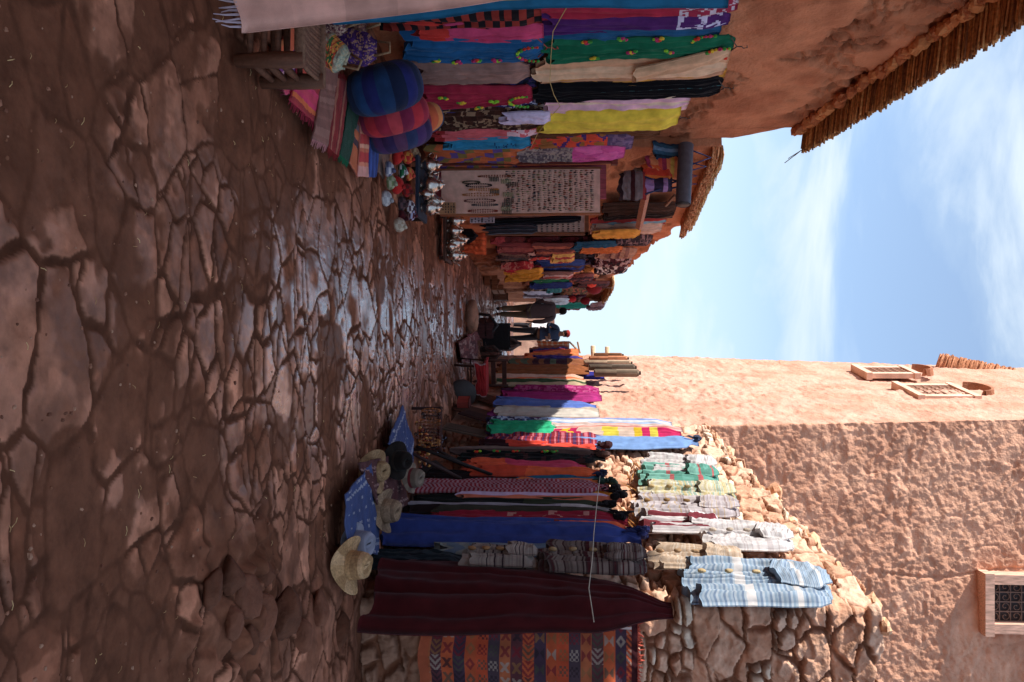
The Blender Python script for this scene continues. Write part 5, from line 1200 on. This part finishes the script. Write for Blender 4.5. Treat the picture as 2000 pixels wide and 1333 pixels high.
def hat(px, py, Y, r, cr, ch, cols, label, tilt, yaw=0, band=None, mat=M_STRAW, sag=.045, z=None):
    p = at(px, py, Y); e = empty('hat', p, label, 'hat', 'hats displayed on the rugs')
    Mr = (Matrix.Rotation(yaw, 3, 'Z') @ Matrix.Rotation(tilt, 3, 'X'))
    m = MB(); V = []; n_ = 36
    rad = [cr, cr*1.08, (cr+r)/2, r*.97, r, r*.97, (cr+r)/2, cr*1.0]; zz = [.006, .004, -.004, 0, -.003, -.008, -.010, -.004]
    for a, b in zip(rad, zz):
        for k in range(n_):
            th = 2*math.pi*k/n_; s = ((a-cr)/(r-cr)) if r > cr else 0
            V.append(Mr @ Vector((a*math.cos(th), a*math.sin(th)*.94, b+sag*max(0, s)*math.cos(2*th)+.004*math.sin(5*th)*max(0, s))))
    F_ = [(i*n_+k, i*n_+(k+1) % n_, ((i+1) % 8)*n_+(k+1) % n_, ((i+1) % 8)*n_+k) for i in range(8) for k in range(n_)]
    m.add(V, F_, cols[0]); m.C = [cols[(i//3) % len(cols)] for i in range(len(F_))]; m.build('brim', mat, e, smooth=True)
    m = MB(); prof = [(cr*1.02, 0), (cr, ch*.3), (cr*.93, ch*.7), (cr*.84, ch*.93), (cr*.62, ch), (cr*.3, ch*.93), (.01, ch*.88)]
    b0 = len(m.V)
    for i, (a, b) in enumerate(prof):
        for k in range(n_):
            th = 2*math.pi*k/n_; pin = 1-.16*(b/ch)*max(0, math.sin(th))**2; v = Vector((a*math.cos(th)*pin*(1.0), a*math.sin(th)*.92, b-.02*math.cos(th)*(i > 3)))
            m.V.append(tuple(Mr @ v))
    for i in range(6):
        for k in range(n_): m.F.append((i*n_+k, i*n_+(k+1) % n_, (i+1)*n_+(k+1) % n_, (i+1)*n_+k)); m.C.append((band if band is not None and i == 0 else cols[i % len(cols)]))
    m.build('crown', mat, e, smooth=True)
    return e
sw_ = [S(170, 130, 86), S(150, 112, 72), S(180, 140, 98)]
hat(684, 1104, 5.72, .20, .10, .14, sw_, 'big natural straw hat nearest the camera', R(14), R(-14))
hat(694, 1064, 5.95, .16, .10, .13, [S(120, 120, 136), S(130, 130, 146)], 'pale blue grey hat next to the big straw hat', R(20), R(-25), None, M_FAB, .02)
hat(752, 998, 6.75, .18, .10, .12, [S(130, 104, 80), S(144, 116, 90), S(116, 90, 70)], 'tan patched hat lying on the brown rug', R(14), R(-12))
hat(733, 922, 6.7, .18, .09, .11, [S(150, 118, 82), S(136, 104, 70)], 'woven straw hat leaning at the rug edge', R(30), R(-20))
hat(776, 900, 7.2, .17, .09, .13, [S(26, 20, 18), S(32, 25, 22)], 'black felt hat with a round brim', R(34), R(-10), S(50, 40, 34), M_FAB, .02)
hat(803, 934, 7.6, .14, .09, .11, [S(130, 112, 96), S(110, 94, 80)], 'grey patchwork hat with a red underside', R(18), R(-10), S(120, 40, 44), M_FAB, .02)
# sticks
for k, (a, b, Ya, Yb, c) in enumerate((((794, 872), (968, 930), 8.5, 8.9, (30, 22, 22)), ((798, 886), (900, 935), 8.3, 8.7, (54, 34, 32)), ((806, 862), (935, 924), 8.9, 9.0, (40, 28, 26)))):
    m = MB(); p = at(*a, Ya); p.z = .10; q = at(*b, Yb); m.tube([p, (p+q)/2+Vector((0, 0, -.01)), q], [.016, .02, .018], S(*c), 8); o = m.build('walking_stick', M_WOOD, smooth=True); tag(o, ['longest dark walking stick leaning on the scarves', 'short brown carved stick leaning lowest', 'dark stick between the other two leaning sticks'][k], 'stick', 'sticks leaning against the stone wall')
# planks leaning
def board(px0, py0, px1, py1, Ya, Yb, w_, col, name, label, th=.02, cat='board'):
    p = at(px0, py0, Ya); p.z = max(p.z, .03); q = at(px1, py1, Yb); d = q-p; Ln = d.length; zax = d.normalized(); n = NR; yax = zax.cross(n).normalized(); xax = yax.cross(zax)
    Mt = Matrix((xax, yax, zax)).transposed(); m = MB(); m.box((p+q)/2, (th, w_, Ln), col, Mt); m.box((p+q)/2+xax*(th/2+.003), (.006, w_*.7, Ln*.85), np.asarray(col)*.7, Mt)
    o = m.build(name, M_WOOD); tag(o, label, cat); return o
board(828, 905, 890, 955, 9.3, 8.7, .3, S(46, 44, 46), 'dark_board', 'dark board leaning behind the walking sticks')
board(868, 832, 955, 850, 10.5, 10.4, .28, S(80, 66, 56), 'carved_board', 'worn grey brown carved board leaning by the amber beads')
board(880, 792, 975, 818, 11.9, 11.3, .3, S(86, 60, 50), 'carved_board', 'brown carved board leaning under the blue sheet')
board(905, 805, 962, 822, 11.3, 11.0, .22, S(60, 40, 40), 'carved_board', 'dark purple brown board next to the green scarf')
board(925, 770, 990, 792, 12.9, 12.3, .3, S(100, 62, 46), 'carved_board', 'reddish board leaning under the plum scarf')
# amber beads on a small rack
ar = empty('bead_rack', gp(806, 838), 'small dark rack draped with amber and orange bead strings', 'rack')
for sx in (-1, 1):
    m = MB(); m.box((sx*.22, 0, .16), (.03, .05, .32), S(46, 24, 22)); m.build('post', M_WOOD, ar)
m = MB(); m.tube([(-.24, 0, .31), (.24, 0, .31)], .02, S(60, 30, 26), 8); m.build('rail', M_WOOD, ar)
rs = random.Random(4)
for k in range(12):
    m = MB(); x = -.2+k*.036; L_ = rs.uniform(.16, .28); c = rs.choice([S(150, 80, 26), S(110, 44, 20), S(90, 34, 20), S(160, 100, 40)])*rs.uniform(.3, 1)
    for q in range(18): th = 2*math.pi*q/18; m.blob((x+.02*math.sin(th), -.03+rs.uniform(-.01, .01), .31-L_/2+L_/2*math.cos(th)), .012, c, q, 6)
    m.tube([(x+.02*math.sin(2*math.pi*q/18), -.03, .31-L_/2+L_/2*math.cos(2*math.pi*q/18)) for q in range(19)], .006, c, 4, cap=False); m.build('bead_string', M_GLOSS, ar)
hp = gp(815, 868); m = MB()
for k in range(120):
    m.blob((hp.x+rs.gauss(0, .11), hp.y+rs.gauss(0, .09), .03+abs(rs.gauss(0, .05))), rs.uniform(.012, .022), rs.choice([S(200, 110, 30), S(170, 60, 24), S(120, 40, 24), S(210, 150, 60), S(90, 40, 24)]), k, 6)
o = m.build('bead_heap', M_GLOSS); tag(o, 'heap of loose amber and dark red beads on the ground', 'beads', kind='stuff')
hp = gp(845, 880); m = MB()
for k in range(60): m.blob((hp.x+rs.gauss(0, .1), hp.y+rs.gauss(0, .09), .04+abs(rs.gauss(0, .05))), rs.uniform(.014, .028), rs.choice([S(150, 150, 170), S(110, 110, 130), S(60, 56, 66)]), k, 6)
o = m.build('trinket_heap', M_METAL); tag(o, 'heap of small silvery trinkets beside the amber beads', 'trinkets', kind='stuff')
rk = crate(gp(870, 866), .26, .36, .26, S(60, 40, 34), 'slatted_box', 'small dark slatted box with painted edge under the red scarves', .3, 'box', 5)
mb_ = gp(868, 772)
m = MB(); c0 = at(874, 770, 12.2); 
Mt = Matrix.Rotation(R(70), 3, 'X') @ Matrix.Scale(.55, 3, Vector((0, 1, 0)))
m.lathe([(.2, -.02), (.22, 0), (.2, .02)], (c0.x, c0.y, .13), S(40, 34, 34), 24, Matrix.Rotation(R(70), 3, 'X')); o = m.build('round_tray', M_DARK, smooth=True); tag(o, 'dark round tray propped upright on the ground', 'tray')
m = MB(); m.box(at(905, 789, 11.8), (.14, .2, .16), S(140, 50, 40), Matrix.Rotation(.4, 3, 'Z')); m.box(at(905, 789, 11.8)+Vector((0, 0, .085)), (.15, .21, .015), S(90, 36, 32), Matrix.Rotation(.4, 3, 'Z')); o = m.build('red_box', M_WOOD); tag(o, 'small painted red box near the round tray', 'box')

# chair with red cloth
ch = empty('wooden_chair', gp(893, 735), 'dark wooden chair with a red cloth over its seat', 'chair', None, R(12))
dw = S(60, 34, 26)
for sx, sy, h in ((-.2, -.2, .43), (.2, -.2, .43), (-.2, .2, .78), (.2, .2, .78)):
    m = MB(); m.tube([(sx*1.15, sy*1.15, 0), (sx, sy, .43), (sx, sy*1.05, h)], [.02, .024, .018], dw, 8); m.build('leg', M_WOOD, ch, smooth=True)
m = MB(); m.box((0, 0, .43), (.46, .46, .03), dw); m.build('seat', M_WOOD, ch)
for z in (.55, .72): m = MB(); m.box((0, .21, z), (.4, .02, .07), dw); m.build('back_rail', M_WOOD, ch)
for sy in (-.2, .2): m = MB(); m.tube([(-.21, sy, .2), (.21, sy, .2)], .012, dw, 6); m.build('stretcher', M_WOOD, ch)
Wc = cloth_mesh('seat_cloth', Vector((0, -.235, .475)), Vector((0, -.25, .32)), Vector((1, 0, 0)), Vector((0, -1, 0)), .5, .02, 'flat', lambda u, w: np.where(((np.minimum(u, 1-u) < .03) | (w > .96))[:, None], S(150, 120, 120), S(150, 24, 28)), 1.5, .012, 3, .01, 16, 12, None); Wc.parent = ch
tag(Wc); 
m = MB(); m.box((0, -.01, .462), (.5, .47, .03), S(150, 24, 28)); o = m.build('seat_cushion', M_FAB, ch)
# patterned small rugs and the sandy stone, black crate, sacks
rug([(896, 668), (902, 708), (936, 712), (930, 650)], speck([S(110, 60, 60), S(80, 40, 44), S(140, 110, 104)], 10, 10, 4), 'patterned_rug', 'small reddish patterned rug on the ground ahead of the chair', gQ, .04, seed=21)
rug([(912, 655), (918, 668), (938, 664), (932, 648)], speck([S(90, 40, 44), S(120, 60, 60)], 8, 8, 6), 'patterned_rug', 'smallest wine rug beside the black crate', gQ, .04, seed=22)
crate(gp(941, 657), .50, .5, .58, S(28, 24, 26), 'plastic_crate', 'black ventilated plastic crate standing by the carpets', .05, 'crate', 5)
crate(gp(936, 641), .3, .4, .3, S(70, 40, 40), 'basket_box', 'low brown box of trinkets in front of the black crate', .3, 'box', 2)
m = MB(); p = gp(935, 636); pts = [(p.x-.22, p.y, 0), (p.x-.2, p.y, .2), (p.x, p.y, .36), (p.x+.2, p.y, .2), (p.x+.22, p.y, 0)]; m.tube(pts, .03, S(30, 26, 28), 8); o = m.build('arched_handle', M_DARK, smooth=True); tag(o, 'dark arched hoop standing at the lane edge', 'hoop')
m = MB(); p = gp(914, 618); m.blob((p.x, p.y, .06), .26, S(140, 104, 84), 3, 14, (1.1, .9, .45), .1); m.blob((p.x+.12, p.y-.05, .1), .14, S(150, 114, 92), 4, 12, (1, 1, .6), .12); o = m.build('sandy_boulder', M_STONE, smooth=True); tag(o, 'pale sandy boulder lying in the lane before the walkers', 'boulder')
def sack(px, py, w_, h_, col, label, sd):
    p = gp(px, py); col = [c*.8 for c in col]
    o = cloth_mesh('cloth_sack', Vector((p.x, p.y, h_)), Vector((p.x, p.y, 0)), Vector((1, 0, 0)), Vector((0, -1, 0)), w_*1.5, w_*.9, 'point', irr([S(*col), S(*[c*.7 for c in col]), S(*[c*1.25 for c in col])], 9, sd, sd % 2 == 0), 4, .02, sd, .01, 30, 24)
    tag(o, label, 'sack', 'sacks and bundles at the far right')
sack(935, 690, .2, .45, (96, 66, 58), 'brown sack between the chair and the carpets', 1)
sack(948, 708, .22, .6, (70, 48, 46), 'dark sack behind the chair', 2)
sack(950, 672, .2, .75, (84, 60, 54), 'tall grey brown bundle beside the black crate', 3)
for k, (px, py) in enumerate(((925, 755), (925, 815), (918, 835))):
    sack(px-10, py, .16, .4, [(90, 66, 60), (70, 60, 66), (60, 44, 44)][k], ['brown bundle under the striped scarves', 'grey bundle under the blue patterned scarf', 'dark bundle below the green scarf'][k], 5+k)

# embedded boulders low right
def rock(c, r, col, seed, sc=(1, 1, .7)):
    n1_, n2_ = 26, 18; V = []; cc = []
    th, ph = np.meshgrid(np.linspace(0, 2*np.pi, n1_, endpoint=False), np.linspace(.001, np.pi-.001, n2_))
    d = np.stack([np.sin(ph)*np.cos(th), np.sin(ph)*np.sin(th), np.cos(ph)], -1).reshape(-1, 3)
    rg = np.random.default_rng(seed); cut = np.full(len(d), 9.)
    for q in range(14):
        nn = rg.normal(size=3); nn /= np.linalg.norm(nn); h = rg.uniform(.62, .95); dp = d @ nn; cut = np.minimum(cut, np.where(dp > .05, h/np.maximum(dp, .05), 9))
    rad = np.minimum(cut, 1.15)*r*(1+.10*(fbm(d[:, 0]*3+seed, d[:, 1]*3+d[:, 2]*2, 4, seed)-.5))
    V = d*rad[:, None]*np.array(sc)+np.array(c)
    i = np.arange(n1_*n2_).reshape(n2_, n1_); j = np.roll(i, -1, 1)
    Fc = np.stack([i[:-1], i[1:], j[1:], j[:-1]], -1).reshape(-1, 4)
    t = fbm(V[:, 0]*14, V[:, 1]*14+V[:, 2]*9, 4, seed)[:, None]; cl = np.asarray(col)*(.7+.6*t)
    return V, Fc, cl
for k, (px, py, r) in enumerate(((432, 1128, .10), (458, 1170, .13), (398, 1150, .08), (490, 1196, .13), (500, 1120, .09), (436, 1206, .09), (540, 1205, .14), (575, 1245, .12), (470, 1246, .10), (610, 1196, .12), (650, 1235, .12))):
    p = gp(px, py); V, Fc, cl = rock((p.x, p.y, .045), r*.92, lin((118, 74, 56)) if k % 2 else lin((98, 60, 44)), k+40, (1.15, .95, .62))
    o = raw('embedded_stone', V, Fc, M_STONE, None, col=cl); tag(o, 'rounded stone half buried in the heap at the foot of the wall corner', 'stone', 'stones half buried in the earth heap by the wall corner')

m = MB(); rs = random.Random(77)
for k in range(800):
    y = 2.2+rs.random()**1.6*9; x = rs.choice([-1, 1])*abs(rs.gauss(.9, .7)); 
    if rs.random() < .35: x = rs.uniform(-1.6, 1.6)
    r_ = rs.uniform(.003, .009)*(1.6 if rs.random() < .08 else 1); m.blob((x, y, .004+r_*.4-.004), r_, lin(rs.choice([(150, 104, 82), (130, 84, 62), (168, 126, 102), (110, 70, 54)])), k, 5, (1, rs.uniform(.7, 1.3), .6), .3)
o = m.build('gravel', M_STONE); tag(o, 'loose grit and pebbles lying on the flagstones', 'gravel', kind='stuff')
m = MB()
for k in range(260):
    y = 2.3+rs.random()**1.4*8; x = rs.uniform(-1.7, 1.7); a_ = rs.uniform(0, 6.3); l_ = rs.uniform(.012, .035)
    m.tube([(x, y, .006), (x+l_*.5*math.cos(a_), y+l_*.5*math.sin(a_), .010), (x+l_*math.cos(a_), y+l_*math.sin(a_), .006)], .0014, lin(rs.choice([(206, 170, 120), (170, 130, 90)])), 4)
o = m.build('straw_litter', M_STRAW); tag(o, 'bits of straw scattered over the lane', 'straw', kind='stuff')

# ------------------------------------------------------------------ people
def skin(name, V, E, Rr, mat, col, parent=None, root=0, sub=2):
    me = bpy.data.meshes.new(name); me.from_pydata([tuple(v) for v in V], E, []); me.update()
    o = bpy.data.objects.new(name, me); C.objects.link(o); o.parent = parent
    md = o.modifiers.new('Skin', 'SKIN'); md.use_smooth_shade = True
    if not me.skin_vertices: me.skin_vertices.new()
    for i, r in enumerate(Rr):
        me.skin_vertices[0].data[i].radius = r if hasattr(r, '__len__') else (r, r); me.skin_vertices[0].data[i].use_root = (i == root)
    s = o.modifiers.new('Sub', 'SUBSURF'); s.levels = sub; s.render_levels = sub
    mm = bpy.data.materials.get(name+'_'+mat.name+str(tuple(round(float(c), 3) for c in col)))
    if mm is None:
        mm = bpy.data.materials.new(name+'_'+mat.name+str(tuple(round(float(c), 3) for c in col))); mm.use_nodes = True; p = mm.node_tree.nodes['Principled BSDF']
        nz = mm.node_tree.nodes.new('ShaderNodeTexNoise'); nz.inputs['Scale'].default_value = 14; cr = mm.node_tree.nodes.new('ShaderNodeValToRGB')
        cr.color_ramp.elements[0].color = (*[float(c)*.75 for c in col], 1); cr.color_ramp.elements[1].color = (*[float(c)*1.2 for c in col], 1)
        mm.node_tree.links.new(nz.outputs[0], cr.inputs[0]); mm.node_tree.links.new(cr.outputs[0], p.inputs['Base Color']); p.inputs['Roughness'].default_value = .85
    me.materials.append(mm)
    return o
def person(loc, yaw, H, label, legs, arms, top, trouser, shoe, hair, skc=(150, 104, 80), cap=None, sleeve=True, coat=.0):
    e = empty('person', loc, label, 'person', None, yaw); k = H/1.75; v = lambda x, y, z: Vector((x, y, z))*k
    # facing +Y locally; legs: per side (knee, ankle) ; arms: per side (elbow, wrist)
    sh = {-1: v(-.185, 0, 1.43), 1: v(.185, 0, 1.43)}; hp = {-1: v(-.09, 0, .92), 1: v(.09, 0, .92)}
    V = [v(0, 0, .96), v(0, .005, 1.12), v(0, 0, 1.34), v(0, 0, 1.45), v(0, .01, 1.52), v(0, .02, 1.60), v(0, .02, 1.69)]; E = [(i, i+1) for i in range(6)]
    Rr = [(.15, .10), (.14, .10), (.17, .11), (.08, .07), (.055, .055), (.075, .09), (.06, .075)]
    Rr = [tuple(a*k for a in r) for r in Rr]
    for s in (-1, 1):
        kn, an = legs[s]; b = len(V); V += [hp[s], v(*kn), v(*an), v(*an)+v(0, .13, -.035)]; Rr += [.085*k, .055*k, .042*k, .03*k]; E += [(0, b), (b, b+1), (b+1, b+2), (b+2, b+3)]
        el, wr = arms[s]; b = len(V); d = (v(*wr)-v(*el)).normalized(); hd = v(*wr)+d*.08*k
        V += [sh[s], v(*el), v(*wr), hd]; Rr += [.055*k, .042*k, .03*k, (.018*k, .036*k)]; E += [(3, b), (b, b+1), (b+1, b+2), (b+2, b+3)]
        px_ = d.cross(Vector((s, 0, 0))).normalized()
        for f in range(4):
            off = px_*((f-1.5)*.019*k); c = len(V); V += [hd+d*.045*k+off, hd+d*.08*k+off+Vector((0, 0, -.01))]; Rr += [.009*k, .008*k]; E += [(b+3, c), (c, c+1)]
        c = len(V); V += [hd+px_*.04*k+d*.02*k]; Rr += [.010*k]; E += [(b+2, c)]
    skin('body', V, E, Rr, M_SKIN, lin(skc), e, 0)
    V = [v(0, 0, .98-coat), v(0, .005, 1.12), v(0, 0, 1.33), v(0, 0, 1.455)]; E = [(0, 1), (1, 2), (2, 3)]; Rr = [((.185+coat*.12)*k, .135*k), ((.175+coat*.1)*k, .13*k), (.195*k, .135*k), (.09*k, .08*k)]
    for s in (-1, 1):
        el, wr = arms[s]; b = len(V); w2_ = v(*wr) if sleeve else (v(*el)*.8+sh[s]*.2)
        V += [sh[s], v(*el)] + ([w2_] if sleeve else []); Rr += [.078*k, .06*k]+([.05*k] if sleeve else []); E += [(3, b), (b, b+1)]+([(b+1, b+2)] if sleeve else [])
    skin('jacket', V, E, Rr, M_FAB, top, e, 1)
    V = [v(0, 0, 1.0)]; E = []; Rr = [(.165*k, .12*k)]
    for s in (-1, 1):
        kn, an = legs[s]; b = len(V); V += [hp[s]+v(0, 0, -.04), v(*kn), v(*an)+v(0, 0, .03)]; Rr += [.105*k, .078*k, .065*k]; E += [(0, b), (b, b+1), (b+1, b+2)]
    skin('trousers', V, E, Rr, M_FAB, trouser, e, 0)
    for s in (-1, 1):
        kn, an = legs[s]; a = v(*an); skin('shoe', [a+v(0, -.03, -.03), a+v(0, .08, -.045), a+v(0, .17, -.05)], [(0, 1), (1, 2)], [.05*k, .048*k, .035*k], M_DARK, shoe, e)
    m = MB(); c = v(0, .005, 1.675)
    m.blob(c, .108*k, hair, 3, 14, (.86, 1.0, .95), .05); hh = m.build('hair', M_FAB, e, smooth=True)
    if cap is not None: m = MB(); m.blob(c+v(0, 0, .045), .108*k, cap, 5, 12, (.95, 1.05, .7), .02); m.box(c+v(0, .12, .03), (.15*k, .1*k, .012), cap); m.build('cap', M_FAB, e, smooth=True)
    # face
    m = MB()
    for s in (-1, 1): m.blob(v(s*.032, .105, 1.645), .012*k, lin((30, 20, 16)), 1, 6)
    m.blob(v(0, .118, 1.615), .016*k, lin(skc), 2, 6, (.8, 1, 1.5)); m.box(v(0, .103, 1.572), (.045*k, .01, .009), lin((120, 60, 50))); 
    for s in (-1, 1): m.blob(v(s*.086, .015, 1.62), .022*k, lin(skc), 4, 6, (.5, .8, 1.3))
    m.build('face', M_SKIN, e)
    return e
p1 = gp(968, 606); p1.y = 20.0; p1.x = at(1000, 608, 20).x; p1.z = -.02
person(p1, R(-4), 1.72, 'man in dark grey jacket and khaki trousers walking away, back to the camera',
       {-1: ((-.085, .14, .50), (-.06, -.04, .13)), 1: ((.075, .10, .52), (.05, .20, .08))}, {-1: ((-.25, -.02, 1.18), (-.20, .12, 1.0)), 1: ((.27, -.04, 1.18), (.26, .04, .93))},
       lin((84, 70, 72)), lin((92, 80, 62)), lin((40, 26, 22)), lin((26, 16, 14)), coat=.24)
p2 = Vector((at(1000, 652, 23.5).x, 23.5, -.02))
person(p2, R(200), 1.82, 'man in red cap and blue jacket standing with folded arms facing the camera',
       {-1: ((-.12, .02, .50), (-.13, .0, .08)), 1: ((.11, .04, .50), (.13, .0, .08))}, {-1: ((-.30, .02, 1.18), (-.08, .22, 1.16)), 1: ((.30, .02, 1.18), (.06, .24, 1.22))},
       lin((46, 58, 84)), lin((34, 30, 34)), lin((24, 20, 20)), lin((40, 20, 18)), cap=lin((150, 50, 44)))
p3 = Vector((at(1000, 641, 27).x, 27, -.30))
person(p3, R(150), 1.70, 'person in white shirt and dark trousers beyond the two standing men',
       {-1: ((-.11, .02, .50), (-.11, .0, .08)), 1: ((.11, .04, .50), (.11, .0, .08))}, {-1: ((-.27, .02, 1.18), (-.2, .2, 1.3)), 1: ((.27, .02, 1.18), (.22, .1, .95))},
       lin((226, 222, 226)), lin((36, 32, 38)), lin((24, 20, 20)), lin((30, 20, 18)), sleeve=False)
for ob in bpy.data.objects:
    if '_T' in ob: del ob['_T']
